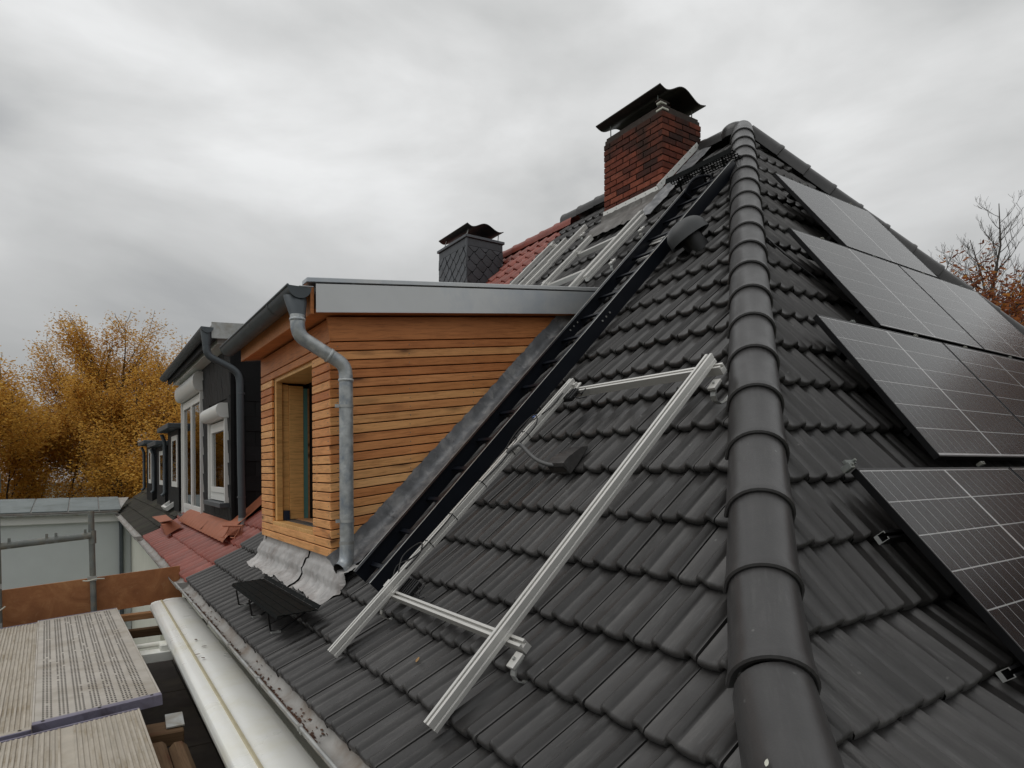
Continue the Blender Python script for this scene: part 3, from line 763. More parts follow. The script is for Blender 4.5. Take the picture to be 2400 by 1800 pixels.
# outlet, swan neck, downpipe
PY=4.862
g=G(); rows=[]
for i,(z,rx,ry) in enumerate(((1.315,.085,.062),(1.27,.082,.060),(1.20,.066,.056),(1.13,.054,.052))):
    cx=1.352+.0*i; rows.append([(cx+rx*math.cos(2*math.pi*k/18),PY+.085-.028*i+ry*math.sin(2*math.pi*k/18),z) for k in range(19)])
child(g.sheet(rows),'gutter_outlet','zinc_dark',dm,smooth='all')
def bez(p0,p1,p2,p3,n):
    out=[]
    for i in range(n+1):
        t=i/n; out.append(Vector(p0)*(1-t)**3+Vector(p1)*3*t*(1-t)**2+Vector(p2)*3*t*t*(1-t)+Vector(p3)*t**3)
    return out
pp=[Vector((1.348,PY,1.16))]+bez((1.348,PY,1.09),(1.35,PY,.99),(1.40,PY,.985),(1.47,PY,.945),8)+bez((1.60,PY,.875),(1.68,PY,.835),(1.712,PY,.82),(1.714,PY,.73),8)
child(G().tube(pp,.053,18,False),'swan_neck','zinc_pipe',dm,smooth='all')
for c,(t0,t1) in (((1.348,PY,1.125),((0,0,1),.055)),((1.585,PY,.882),((.88,0,-.47),.056)),((1.714,PY,.70),((0,0,1),.056))):
    tv=Vector(t0).normalized(); child(G().tube([Vector(c)-tv*.012,Vector(c)-tv*.008,Vector(c)+tv*.008,Vector(c)+tv*.012],[t1-.002,t1+.003,t1+.003,t1-.002],18,False),'pipe_collar','zinc_pipe',dm,smooth='all')
child(G().tube([(1.714,PY,.74),(1.714,PY,.2),(1.713,PY,-.3),(1.713,PY,-.60)],.0535,18,False),'downpipe','zinc_pipe',dm,smooth='all')
el=[(1.713,PY,-.555)]+bez((1.713,PY,-.60),(1.712,PY,-.70),(1.69,PY-.02,-.735),(1.635,PY-.045,-.755),8)
child(G().tube(el,.056,18,False),'pipe_shoe','zinc_pipe',dm,smooth='all')
child(G().tube([Vector(q)*1.0 for q in el],.0525,18,False),'pipe_inside','slot_dark',dm,smooth='all')
for z in (.50,-.385,-.553):
    g=G().tube([(1.713,PY,z-.011),(1.713,PY,z+.011)],.0575 if z>-.5 else .0565,18,False)
    if z>-.5: g.box((1.713-.085,PY-.01,z-.013),(1.713-.055,PY+.008,z+.013)); g.tube([(1.713+.03,PY+.05,z),(1.713+.03,DY0+.01,z)],.006,6)
    child(g,'pipe_bracket','galv',dm,smooth=40)
# the dormer above is drawn to the outside of its boards; true size after checking the upstand over the tiles
KD=.94
for c in dm.children:
    if c.type=='MESH': c.data.transform(Matrix.Diagonal((KD,KD,KD,1)))
    m=c.matrix_basis.copy(); m.translation=m.translation*KD; c.matrix_basis=m
DX,DY0,DY1,DZ0=DX*KD,DY0*KD,DY1*KD,DZ0*KD
# lead flashing: cheek soaker in lengths, apron under the front
def softsheet(pts_fn,nu,nv,name,mat,parent,amp=.005,thick=None):
    rows=[]
    for i in range(nu+1):
        rows.append([Vector(pts_fn(i/nu,j/nv))+Vector((random.gauss(0,amp*.4),random.gauss(0,amp*.6),random.gauss(0,amp))) for j in range(nv+1)])
    return child(G().sheet(rows),name,mat,parent,smooth='all')
cuts=[.60,1.18,1.95,2.75,3.35,4.02]
FP=[(0,.165),(.0,.110),(.006,.062),(.022,.048),(.05,.043),(.08,.046),(.105,.040),(.122,.028)]
for ci,(a,b) in enumerate(zip(cuts[:-1],cuts[1:])):
    lift=.005*(ci%2)
    def fl(u,v,a=a,b=b,lift=lift):
        k=v*(len(FP)-1); i=min(int(k),len(FP)-2); t=k-i
        dy=FP[i][0]+(FP[i+1][0]-FP[i][0])*t; h=FP[i][1]+(FP[i+1][1]-FP[i][1])*t
        return PF(DY0-.008-dy*1.25, a+(b+.04-a)*u, h+lift)
    softsheet(fl,int((b-a)/.030),10,'lead_flashing','lead',dm,.0040)
def apron(u,v):     # u along the front from the near corner, v from under the boards down and out over the tiles
    y=4.44+u*2.50
    wob=.012*math.sin(y*9)+.008*math.sin(y*23)
    low=.350+wob
    if y<4.75: low=.315+.20*max(0,(4.52-y)/.08)+wob*.3
    top_s=.585
    if v<.35:
        k=v/.35
        if y<DY0+.02: return PF(y,.70-.10*k,.035+.02*k)
        a=Vector((DX+.045,y,DZ0+.015)); b=PF(y,top_s+.01,.055); return a.lerp(b,k)
    k=(v-.35)/.65
    roll=.5+.5*math.cos(2*math.pi*(y-1.86)/.1535)
    sv=top_s-(top_s-low)*k; fr_=(sv-.175)/.325 if sv<.5 else (sv-.5)/.315
    tile_h=.75*tw((uleft-y)%.307)-.047*fr_
    return PF(y,sv,.055*(1-k)**2+.013+tile_h*min(1,k*1.6))
for u0,u1 in ((0,.36),(.365,.70),(.705,1.0)):
    softsheet(lambda u,v,u0=u0,u1=u1: apron(u0+(u1-u0)*u,v)+Vector((-.006,0,.008))*(1 if u0==.365 else 0),56,20,'lead_apron','lead_light',dm,.0022)
# ---------------------------------------------------------------- roof vent hood (fixed tile)
vc=PA(3.74,4.50,.03)
g=G(); rows=[]
ax=Vector((-.45,.36,.80)).normalized()
bx=Vector((CA,0,SA)); bx=(bx-ax*bx.dot(ax)).normalized(); by=ax.cross(bx)
for i in range(9):
    a=R(90*i/8); rr=math.cos(a)
    rows.append([vc+ax*(.075+.125*math.sin(a)**.9)+bx*(.205*rr**.8*math.cos(2*math.pi*k/24))+by*(.145*rr**.8*math.sin(2*math.pi*k/24)) for k in range(25)])
rows.insert(0,[vc+ax*.03+bx*(.21*math.cos(2*math.pi*k/24))+by*(.15*math.sin(2*math.pi*k/24)) for k in range(25)])
rows.insert(0,[vc+ax*.04+bx*(.17*math.cos(2*math.pi*k/24))+by*(.14*math.sin(2*math.pi*k/24)) for k in range(25)])
g.sheet(rows); child(g,'vent_hood','hood_gray',front,smooth=50)
child(G().tube([vc-ax*.12,vc+ax*.12],.095,18),'vent_neck','plastic_black',front,smooth=50)
child(G().box((0,0,0),(.02,.02,.02)),'x','plastic_black',front) if False else None
# cable inlet tile with hose
p=[]
c0=lambda y,s,h: PA(y,s,h)
g=G()
ring=lambda s,w,h:[c0(3.115+w,s,-.02),c0(3.115+w*.9,s,h),c0(3.115-w*.9,s,h),c0(3.115-w,s,-.02)]
g.sheet([ring(1.725,.088,.040),ring(1.735,.092,.060),ring(1.79,.088,.058),ring(1.92,.065,.018),ring(1.97,.05,-.02)])
g.add(ring(1.727,.088,.040),[(0,1,2,3)])
child(g,'cable_inlet','tile_dark',front,smooth=30)
child(G().add([c0(3.115+.075,1.7225,-.005),c0(3.115+.066,1.7225,.036),c0(3.115-.066,1.7225,.036),c0(3.115-.075,1.7225,-.005)],[(0,1,2,3)]),'inlet_mouth','slot_dark',front)

# ================================================================== SOLAR PANELS
PW,PH,PG=1.692,1.134,.02
me_cell=G().box((-.0420,-.0880,0),(.0420,.0880,.0012)).mesh('cell','cell',fix=False)
def frame_mesh():
    g=G(); T=.034; w=.011
    g.box((0,0,-T),(PW,w,0)); g.box((0,PH-w,-T),(PW,PH,0)); g.box((0,w+.0002,-T),(w,PH-w-.0002,0)); g.box((PW-w,w+.0002,-T),(PW,PH-w-.0002,0))
    g.box((.0,.0005,-T),(PW,.028,-T+.002)); g.box((0,PH-.028,-T),(PW,PH-.0005,-T+.002))
    return g.mesh('frame','frame_black',bev=.001)
ME_F=frame_mesh()
ME_B=G().box((.0112,.0112,-.0065),(PW-.0112,PH-.0112,-.0045)).mesh('backsheet','backsheet',fix=False)
ME_G=G().add([(.0112,.0112,-.0006),(PW-.0112,.0112,-.0006),(PW-.0112,PH-.0112,-.0006),(.0112,PH-.0112,-.0006)],[(0,1,2,3)]).mesh('glass','panel_glass',fix=False)
def solar(x0,stop,label,h=.14,tilt=0,rot=0,group='solar panels on the hip end'):
    d=uB; n=nB; X=Vector((1,0,0))
    if tilt:
        d=(Matrix.Rotation(R(tilt),3,'X')@uB); n=X.cross(d)
    top=PB(x0,stop,h); o=top-d*PH
    t=thing('solar_panel',label,'solar panel',group=group)
    t.matrix_basis=frame(o,X,d,n)@Matrix.Rotation(R(rot),4,'Z')
    obj('frame',ME_F,t); obj('backsheet',ME_B,t); obj('glass',ME_G,t)
    for hx in range(2):
        for i in range(9):
            x=.0112+.0095+hx*(PW/2-.0112+.0015)+.0448+i*.0909
            for j in range(6):
                obj('cell',me_cell,t,Matrix.Translation((x,.0112+.014+.0893+j*.1825,-.0042)))
    return t
rows=[(4.485,[(5.512,'single black solar panel alone in the top row below the apex')]),
 (3.325,[(4.655,'solar panel at the left end of the second row from the top'),(4.655+PW+PG,'solar panel at the right end of the second row, against the far hip')]),
 (2.150,[(3.818,'solar panel at the left end of the third row, with grey sky mirrored in it'),(3.818+PW+PG,'second solar panel from the left in the third row'),(3.818+2*(PW+PG),'third solar panel from the left in the third row, cut by the photo edge')]),
]
for s,ps in rows:
    for x,lb in ps: solar(x,s,lb)
for i,lb in enumerate(('nearest solar panel, left end of the lowest row with rail ends showing','second solar panel from the left in the lowest row, cut by the photo edge')):
    solar(2.905+i*(PW+PG),.945,lb,.135,-4.5,0)
# module clamps and rail pairs under the panels
CLM=G().box((-.018,-.010,-.03),(.018,.010,.002)); CLM.tube([(0,0,.002),(0,0,.008)],.006,8); 
me_cl=CLM.mesh('clamp','galv_old',bev=.001)
def clamp(x,s,h,label): 
    o=obj('panel_clamp',me_cl,None,frame(PB(x,s,h),(1,0,0),uB,nB)); tag(o,label,'clamp','clamps along the panel rows')
for x,s,l in ((6.02,4.50,'left clamp on the top edge of the highest solar panel'),(6.87,4.50,'right clamp on the top edge of the highest solar panel'),
   (5.12,3.337,'left clamp on the upper edge of the second panel row'),(5.95,3.337,'clamp in the gap under the highest solar panel, left one'),(6.88,3.337,'clamp in the gap under the highest solar panel, right one'),(7.72,3.337,'right clamp at the far hip end of the second panel row'),
   (4.26,2.163,'left clamp on the upper edge of the third panel row'),(5.12,2.163,'clamp in the gap between second and third panel rows, left one'),(5.95,2.163,'clamp in the gap between second and third panel rows, middle one'),(6.85,2.163,'clamp in the gap between second and third panel rows, right one'),
   (4.28,.972,'clamp in the gap between third and lowest panel rows')):
    clamp(x,s,.14,l)
RAILP=[(-.020,0),(.020,0),(.020,.052),(.0065,.052),(.0065,.040),(.013,.040),(.013,.033),(-.013,.033),(-.013,.040),(-.0065,.040),(-.0065,.052),(-.020,.052)]
RAILP2=[(-.020,0),(.020,0),(.020,.018),(.016,.020),(.016,.026),(.020,.028),(.020,.052),(.0065,.052),(.0065,.040),(.013,.040),(.013,.033),(-.013,.033),(-.013,.040),(-.0065,.040),(-.0065,.052),(-.020,.052),(-.020,.028),(-.016,.026),(-.016,.020),(-.020,.018)]
def rail(p0,p1,nrm,label,group=None,prof=RAILP2,sc=1.0,name='mounting_rail',hollow=False,mat='alu'):
    p0,p1=Vector(p0),Vector(p1); t=(p1-p0).normalized(); nrm=(nrm-t*nrm.dot(t)).normalized(); sd_=nrm.cross(t)
    L_=(p1-p0).length
    g=G(); g.prism(prof,lambda a,b:(a*sc,0,b*sc),lambda a,b:(a*sc,L_,b*sc))
    o=g.ob(name,mat,None,bev=.0008); o.matrix_basis=frame(p0,sd_,t,nrm)
    tag(o,label,'rail',group); return o
GR='aluminium rails under the solar panels'
for x,l in ((0,''),):
    for s,hh,xx,lab in ((.62,.052,2.835,'rail end sticking out under the nearest panel, upper one'),(-.02,.115,2.84,'rail end sticking out under the nearest panel, lower one')):
        # open C profile seen end-on
        CP=[(-.02,0),(.02,0),(.02,.052),(.008,.052),(.008,.049),(.017,.049),(.017,.018),(-.017,.018),(-.017,.049),(-.008,.049),(-.008,.052),(-.02,.052)]
        o=rail(PB(xx,s,hh-.01),PB(7.8,s,hh-.01),nB,lab,GR,CP,name='panel_rail',mat='frame_black'); L0=(PB(7.8,s,hh-.01)-PB(xx,s,hh-.01)).length
        gq=G(); gq.prism(CP,lambda a,b:(a,-.003,b),lambda a,b:(a,-.0002,b)); gq.ob('cut_end','galv',o)
for s,xx,lab in ((4.25,5.6,'rail hidden under the highest panel, upper one'),(3.6,5.6,'rail hidden under the highest panel, lower one'),(3.1,4.75,'rail under the second panel row, upper one'),(2.45,4.75,'rail under the second panel row, lower one'),(1.9,3.9,'rail under the third panel row, upper one'),(1.25,3.9,'rail under the third panel row, lower one')):
    rail(PB(xx,s,.05),PB(7.0 if s>3.4 else 7.6,s,.05),nB,lab,GR,name='panel_rail',mat='frame_black')
# end clamp bracket of the lowest row
g=G(); g.box((-.035,-.008,-.045),(-.003,.022,.002)); g.box((-.035,.0225,-.02),(.05,.040,-.004)); g.tube([(-.018,.008,.002),(-.018,.008,.010)],.007,8); g.tube([(.03,.032,-.004),(.03,.032,.010)],.008,8)
o=g.ob('end_clamp','galv_old',None,bev=.001); o.matrix_basis=frame(PB(2.905,.955,.135),(1,0,0),uB,nB); tag(o,'bright end clamp at the top left corner of the lowest panel','clamp')
g=G(); o=G().tube([PB(4.35,3.30,.05),PB(4.5,3.1,.03),PB(4.78,2.75,.02),PB(4.90,2.5,.05),PB(4.86,2.45,.10)],.006,6).ob('panel_cable','plastic_black',None,smooth='all'); tag(o,'black cable hanging below the second panel row','cable')

# ================================================================== RAILS ON THE FRONT SLOPE
HK=[]
GF='bare aluminium rails on the front slope'
rail(PA(2.315,.103,.150),PA(2.255,2.395,.150),nA,'long bare rail nearest the hip, lying up the slope',GF,sc=1.12)
rail(PA(3.535,.112,.150),PA(3.415,2.41,.150),nA,'long bare rail next to the black ladder, with cables tied to it',GF,sc=1.12)
rail(PA(2.19,.575,.097),PA(3.55,.575,.097),nA,'short lower cross rail joining the two long rails',GF,RAILP)
rail(PA(2.19,2.36,.097),PA(3.43,2.36,.097),nA,'short upper cross rail joining the two long rails',GF,RAILP)
U=[(5.04,4.15,5.57,'.','tall white rail leaning up towards the chimney, left of a pair',.10),(4.90,4.30,5.41,'.','shorter rail beside the tall one below the chimney',.10),
   (5.84,4.4,5.52,'.','rail above the dormer roof joined to two short cross rails',.10),(6.47,4.7,5.30,'.','rail above the dormer roof, lower piece of a two-part run',.08),(6.48,5.32,6.15,'.','rail above the dormer roof, upper piece of a two-part run',.08),
   (6.73,4.8,5.97,'.','thin rail left of the two-part run above the dormer',.08),(7.10,4.9,6.09,'.','leftmost rail on the dark slope next to the red tiles',.08)]
for y,s0,s1,_,lab,h in U: rail(PA(y,s0,h),PA(y-.02,s1,h),nA,lab,GF,sc=1.15)
rail(PA(5.80,5.20,.06),PA(4.98,5.235,.06),nA,'upper short cross rail under the tall rail by the chimney',GF,RAILP)
rail(PA(5.83,4.60,.06),PA(5.0,4.62,.06),nA,'lower short cross rail under the tall rail by the chimney',GF,RAILP)
# roof hooks: foot bracket, bowed steel strap, top plate
def hook(y,s,label,h=.0,sc=1.0):
    t=thing('roof_hook',label,'bracket',PF(y,s,h),'steel roof hooks')
    d=uA; n=nA
    t.matrix_basis=frame(PA(y,s,h),(0,-1,0),d,n)
    prof=[(.10,-.03),(.02,-.025),(-.035,-.005),(-.052,.03),(-.045,.06),(-.02,.078),(.03,.080)]
    g=G(); w=.016
    g.sheet([[(x,v*sc,z*sc) for v,z in prof]+[(x,(v+.006)*sc,(z-.006)*sc) for v,z in prof[::-1]]+[(x,prof[0][0]*sc,prof[0][1]*sc)] for x in (-w,w)])
    for x in (-w,w): g.add([(x,v*sc,z*sc) for v,z in prof]+[(x,(v+.006)*sc,(z-.006)*sc) for v,z in prof],[(i,i+1,8+i,7+i) for i in range(6)])
    g.ob('strap','galv',t,smooth=35)
    G().box((-.024,-.03*sc,.082*sc),(.024,.045*sc,.10*sc)).ob('clamp_plate','alu',t,bev=.002)
    G().tube([(0,.01,.10*sc),(0,.01,.112*sc)],.008,6).ob('bolt','galv',t)
hook(2.205,.50,'roof hook under the right end of the lower cross rail',.02)
hook(3.60,.50,'roof hook under the left end of the lower cross rail',.02)
hook(2.20,2.25,'roof hook under the right end of the upper cross rail',.01)
hook(4.74,4.55,'roof hook beside the ladder, lower of two near the chimney',.01)
hook(4.75,5.13,'roof hook beside the ladder, upper of two near the chimney',.01)
hook(6.33,5.9,'roof hook left of the chimney on the upper slope',.01)
# corner connectors
for (y,s,lab) in ((3.53,.60,'cast corner connector where lower cross rail meets the cabled rail'),(3.40,2.385,'corner connector at the upper end of the cabled rail'),(5.82,5.205,'small connector on the upper short cross rail'),(5.84,4.60,'small connector on the lower short cross rail'),(6.90,5.9,'small connector at the head of the leftmost rails')):
    g=G(); g.box((-.03,-.03,0),(.045,.03,.012)); g.box((-.03,-.026,.012),(-.006,.026,.055)); g.box((.01,-.02,.012),(.03,.0,.035)); g.tube([(.02,.012,.012),(.02,.012,.028)],.008,6)
    o=g.ob('rail_connector','alu',None,bev=.002); o.matrix_basis=frame(PA(y,s,.15 if s<3 else .11),(0,-1,0),uA,nA); tag(o,lab,'bracket','cast rail connectors')
# optimizers
def optimizer(y,s,h,label):
    t=thing('optimizer_box',label,'box',group='black power optimizers'); t.matrix_basis=frame(PA(y,s,h),(0,-1,0),uA,nA)
    G().box((-.07,-.05,0),(.07,.05,.032)).ob('housing','plastic_black',t,bev=.004)
    for i in range(5): G().box((-.06+i*.026,-.048,.0325),(-.05+i*.026,.048,.037)).ob('fin','plastic_black',t)
    G().tube([(.07,.02,.015),(.12,.01,.01),(.16,.03,.03),(.17,-.01,.035),(.15,-.02,.02)],.004,6).ob('lead','plastic_black',t,smooth='all')
    G().tube([(.07,-.02,.015),(.13,-.03,.0),(.17,-.05,.02),(.19,-.02,.0)],.004,6).ob('lead','plastic_black',t,smooth='all')
optimizer(3.44,.655,.10,'black optimizer box at the lower end of the cabled rail')
optimizer(3.40,2.30,.13,'black optimizer box at the upper end of the cabled rail')
# cables along the rail
def cable(name,pts,label,r=.0045,mat='plastic_black'):
    P=[Vector(p) for p in pts]; out=[]
    for i in range(len(P)-1):
        a=P[max(i-1,0)];b=P[i];c=P[i+1];d=P[min(i+2,len(P)-1)]
        for k in range(6):
            t=k/6; out.append(.5*((2*b)+(c-a)*t+(2*a-5*b+4*c-d)*t*t+(3*b-a-3*c+d)*t**3))
    out.append(P[-1]); o=G().tube(out,r,6).ob(name,mat,None,smooth='all'); tag(o,label,'cable'); return o
yr=lambda s: 3.535-.12*(s-.112)/2.3
cable('rail_cable',[PA(yr(.60)+.02,.64,.20),PA(yr(.7)+.05,.72,.22),PA(yr(.8)-.03,.82,.21),PA(yr(1.0)-.03,1.05,.205),PA(yr(1.3)-.01,1.32,.207),PA(yr(1.6)-.04,1.62,.20),PA(yr(1.9)+.03,1.92,.21),PA(yr(2.1)-.05,2.12,.20),PA(yr(2.25)-.02,2.28,.19),PA(3.42,2.33,.16)],'thin black cable lying along the rail beside the ladder')
cable('rail_cable',[PA(yr(.62)-.02,.66,.20),PA(yr(.75)+.06,.78,.23),PA(yr(.86)+.01,.90,.225),PA(yr(.80)-.05,.84,.21),PA(yr(.7)-.03,.72,.2)],'small cable loop over the rail near its lower connector')
cable('rail_cable',[PA(yr(1.75)+.04,1.70,.20),PA(yr(1.9)+.06,1.86,.22),PA(yr(2.0)+.01,2.02,.23),PA(yr(1.95)-.07,1.95,.21),PA(yr(1.8)-.06,1.80,.20),PA(yr(1.7),1.70,.207)],'round cable loop on the upper part of the rail')
cable('conduit_hose',[PA(yr(1.75)-.01,1.69,.20),PA(yr(1.78)-.05,1.74,.21),PA(3.38,1.77,.19),PA(3.30,1.74,.13),PA(3.22,1.72,.09),PA(3.14,1.735,.045),PA(3.10,1.80,.02)],'grey ribbed hose running from the rail into the cable tile',.013,'hose_gray')
for i,s in enumerate((.93,1.15,1.43,1.72,1.88)):
    y=yr(s); g=G(); q=[]
    for k in range(13):
        a=2*math.pi*k/12; q.append(PA(y+.030*math.cos(a),s,.178+.036*math.sin(a)))
    o=g.tube(q,.0025,5,False).ob('cable_tie','plastic_black',None,smooth='all'); tag(o,'black cable tie round the cabled rail, number %s from its lower end'%('first second third fourth fifth'.split()[i]),'cable tie','cable ties on the rail')
o=G().box((-.02,-.012,0),(.02,.012,.012)).ob('cable_label','tape_blue',None); 
MATS['tag_blue']=None
m_,n_,l_,p_=newmat('tag_blue'); p_.inputs['Base Color'].default_value=(.10,.16,.38,1); o.data.materials[0]=m_
o.matrix_basis=frame(PA(3.50,2.05,.19),(0,-1,0),uA,nA); tag(o,'small blue tag on the cable beside the ladder','tag')

# ================================================================== BLACK ROOF LADDER
ld=thing('roof_ladder','black steel roof ladder running from beside the dormer up to the chimney','ladder',PA(4.05,.58,.04))
def lchild(g,name,mat='steel_black',**k): return child(g,name,mat,ld,**k)
def yl(s,b): return (4.235+.19*(s-.58)/4.6) if b else (3.875+.115*(s-.58)/5.15)
def beam(b,s0,s1):
    g=G(); t=.004
    for a,c,h0,h1,dy0,dy1 in ((s0,s1,.035,.150,-t,t),):
        g.hexa([PA(yl(a,b)-t,a,h0),PA(yl(c,b)-t,c,h0),PA(yl(c,b)+t,c,h0),PA(yl(a,b)+t,a,h0),PA(yl(a,b)-t,a,h1),PA(yl(c,b)-t,c,h1),PA(yl(c,b)+t,c,h1),PA(yl(a,b)+t,a,h1)])
    lchild(g,'side_rail',bev=.001)
    sgn=1 if not b else -1
    g=G()
    y0,y1=(.0045,.038) if not b else (-.038,-.0045)
    for hh in (.146,):
        g.hexa([PA(yl(s0,b)+y0,s0,hh),PA(yl(s1,b)+y0,s1,hh),PA(yl(s1,b)+y1,s1,hh),PA(yl(s0,b)+y1,s0,hh),PA(yl(s0,b)+y0,s0,hh+.003),PA(yl(s1,b)+y0,s1,hh+.003),PA(yl(s1,b)+y1,s1,hh+.003),PA(yl(s0,b)+y1,s0,hh+.003)])
    lchild(g,'rail_flange')
    g=G(); e=.0055
    g.hexa([PA(yl(s0,b)-e,s0,.1502),PA(yl(s1,b)-e,s1,.1502),PA(yl(s1,b)+e,s1,.1502),PA(yl(s0,b)+e,s0,.1502),PA(yl(s0,b)-e,s0,.1515),PA(yl(s1,b)-e,s1,.1515),PA(yl(s1,b)+e,s1,.1515),PA(yl(s0,b)+e,s0,.1515)])
    lchild(g,'worn_edge','galv')
beam(0,.58,5.85); beam(1,.62,6.0)
s=.74
while s<5.8:
    a,c=yl(s,1)-.005,yl(s,0)+.005; w=.016
    g=G(); g.hexa([PA(c,s-w,.075),PA(c,s+w,.075),PA(a,s+w,.075),PA(a,s-w,.075),PA(c,s-w,.095),PA(c,s+w,.095),PA(a,s+w,.095),PA(a,s-w,.095)])
    lchild(g,'rung',bev=.002); s+=.31
for s in (3.35,):
    for b in (0,1):
        for k in range(3): lchild(G().tube([PA(yl(s,b)-.006,s+k*.055,.10),PA(yl(s,b)-.012,s+k*.055,.10)],.008,6),'bolt','galv')
for s in (4.45,4.72):
    g=G().sheet([[PA(yl(s,1)-.02,s,.06),PA(yl(s,0)+.14,s-.03,.06)],[PA(yl(s,1)-.02,s+.10,.06),PA(yl(s,0)+.12,s+.16,.06)]]); lchild(g,'splice_plate','alu')

# ================================================================== STEP GRATES
def step_plate(origin,w,label,mat='step_black'):
    pass
st=thing('roof_step','black step plate on brackets above the gutter, below the dormer','roof step',PF(4.9,.1,.0))
a0,a1,b0,b1=PF(5.62,.04,.175),PF(4.18,.04,.175),PF(5.56,.245,.085),PF(4.10,.245,.085)
def q4(a,b,c,d,t): 
    n=(b-a).cross(d-a).normalized(); n=n if n.z>0 else -n
    return G().hexa([a,b,c,d,a+n*t,b+n*t,c+n*t,d+n*t])
child(q4(a0,a1,b1,b0,.006),'step_plate','step_black',st,bev=.001)
for k in range(4):
    u=(k+.5)/4; pa=a0.lerp(b0,u); pb=a1.lerp(b1,u); n=Vector((-.35,0,.94))
    child(q4(pa+n*.0065,pb+n*.0065,pb+n*.0065+(b1-a1)*.05,pa+n*.0065+(b0-a0)*.04,.0025),'tread_rib','step_black',st)
child(q4(a0-Vector((.008,0,.018)),a1-Vector((.008,0,.018)),a1+Vector((.0,0,.004)),a0+Vector((.0,0,.004)),.004),'front_edge','step_black',st)
child(q4(b0+Vector((.0,0,.008)),b1+Vector((0,0,.008)),b1+Vector((.02,0,.03)),b0+Vector((.02,0,.03)),.004),'back_edge','step_black',st)
for y in (4.42,4.98,5.44):
    g=G(); g.tube([PF(y,.02,.16),PF(y,-.02,.05),PF(y,.02,.015),PF(y,.30,.02),PF(y,.26,.10)],.007,6)
    child(g,'bracket','plastic_black',st,smooth=50)
    g=G(); c=PF(y,.00,.02); g.box(c+Vector((-.03,-.015,0)),c+Vector((.03,.015,.012))); child(g,'foot','galv',st)
# perforated grate by the chimney
gt=thing('chimney_step','black perforated step grate on legs between chimney and hip','roof step',PA(4.75,6.2,0))
ga,gb,gc,gd_=PA(4.92,5.98,.20),PA(3.96,5.76,.20),PA(4.0,6.06,.10),PA(4.99,6.25,.13)
ga,gb,gc,gd_=Vector((5.21,4.80,3.085)),Vector((5.19,3.96,3.065)),Vector((5.43,3.98,3.03)),Vector((5.45,4.84,3.05))
def lerp2(u,v): return ga.lerp(gb,u).lerp(gd_.lerp(gc,u),v)
nn=(gb-ga).cross(gd_-ga).normalized(); nn=nn if nn.z>0 else -nn
for j in range(6):
    v0=j/6; g=G(); g.hexa([lerp2(0,v0),lerp2(1,v0),lerp2(1,v0+.045),lerp2(0,v0+.045)]+[p+nn*.006 for p in (lerp2(0,v0),lerp2(1,v0),lerp2(1,v0+.045),lerp2(0,v0+.045))]); child(g,'grate_bar','step_black',gt)
g=G(); 
for i in range(25):
    for j in range(5):
        u=i/24+(.02 if j%2 else 0); 
        if u>.985: continue
        v0,v1=j/6+.05,(j+1)/6-.005
        g.hexa([lerp2(u,v0),lerp2(u+.011,v0),lerp2(u+.011,v1),lerp2(u,v1)]+[p+nn*.005 for p in (lerp2(u,v0),lerp2(u+.011,v0),lerp2(u+.011,v1),lerp2(u,v1))])
o=child(g,'grate_web','step_black',gt)
child(G().hexa([lerp2(0,-.01),lerp2(1,-.01),lerp2(1,.03),lerp2(0,.03)]+[p-nn*.05 for p in (lerp2(0,-.01),lerp2(1,-.01),lerp2(1,.03),lerp2(0,.03))]),'front_edge','step_black',gt)
for u in (.18,.55,.85):
    child(G().tube([lerp2(u,.06),lerp2(u,.5)-Vector((0,0,.16)),lerp2(u,.75)-Vector((0,0,.12)),lerp2(u,.98)],.013,6),'leg','step_black',gt)
cable('spare_strap',[PA(4.42,5.60,.05),PA(4.40,5.55,.14),PA(4.36,5.70,.18),PA(4.30,5.85,.10),PA(4.28,5.80,.03)],'bent black strap hanging beside the ladder below the grate',.016,'steel_black')

# ================================================================== LEAVES
def leaf(p,n,size,label,mat='leaf_tan',rot=0):
    x=Vector((0,-1,0)); x=(x-n*x.dot(n)).normalized(); y=n.cross(x)
    g=G(); pts=[(0,-1),(.42,-.55),(.5,0),(.3,.6),(0,1),(-.36,.55),(-.5,-.05),(-.35,-.6)]
    g.add([(a*size,b*size,.004+.2*size*a*a) for a,b in pts]+[(0,0,.002)],[(i,(i+1)%8,8) for i in range(8)])
    o=g.ob('fallen_leaf',mat,None,smooth='all'); o.matrix_basis=frame(p,x,y,n)@Matrix.Rotation(rot,4,'Z'); tag(o,label,'leaf','fallen leaves')
leaf(PF(2.90,.326,-.020),Vector((-.53,0,.85)),.020,'yellow leaf lying on a dark tile above the gutter',rot=.6)
leaf(hipA(-.80)+(nA+nB).normalized()*.064+Vector((-.072,.05,.0)),(nA*1.4+nB*.3).normalized(),.011,'tiny pale leaf stuck on the lowest hip tile','render_cream',.3)
gl=G()
for i in range(2600):
    y=random.uniform(3.0,7.6); a=random.gauss(1.75,.16) if random.random()<.9 else random.uniform(.6,2.6)
    if math.sin(y*2.3)+.7*math.sin(y*7.7+1)+.5*math.sin(y*17)<random.uniform(-1.6,1.3): continue
    c=Vector((.918+.060*math.cos(a)-.004,y,-1.202-.060*math.sin(a))); s=random.uniform(.008,.022); th=random.uniform(0,6.3)
    d1=Vector((math.cos(th)*.5,math.sin(th),.1))*s; d2=Vector((-math.sin(th)*.5,math.cos(th),.25))*s*.6
    gl.add([c-d1,c+d2,c+d1,c-d2],[(0,1,2,3)])
o=gl.ob('leaf_litter','leaf_rust',None); tag(o,'rusty leaf litter lying along the zinc eave gutter','leaf litter',kind='stuff')

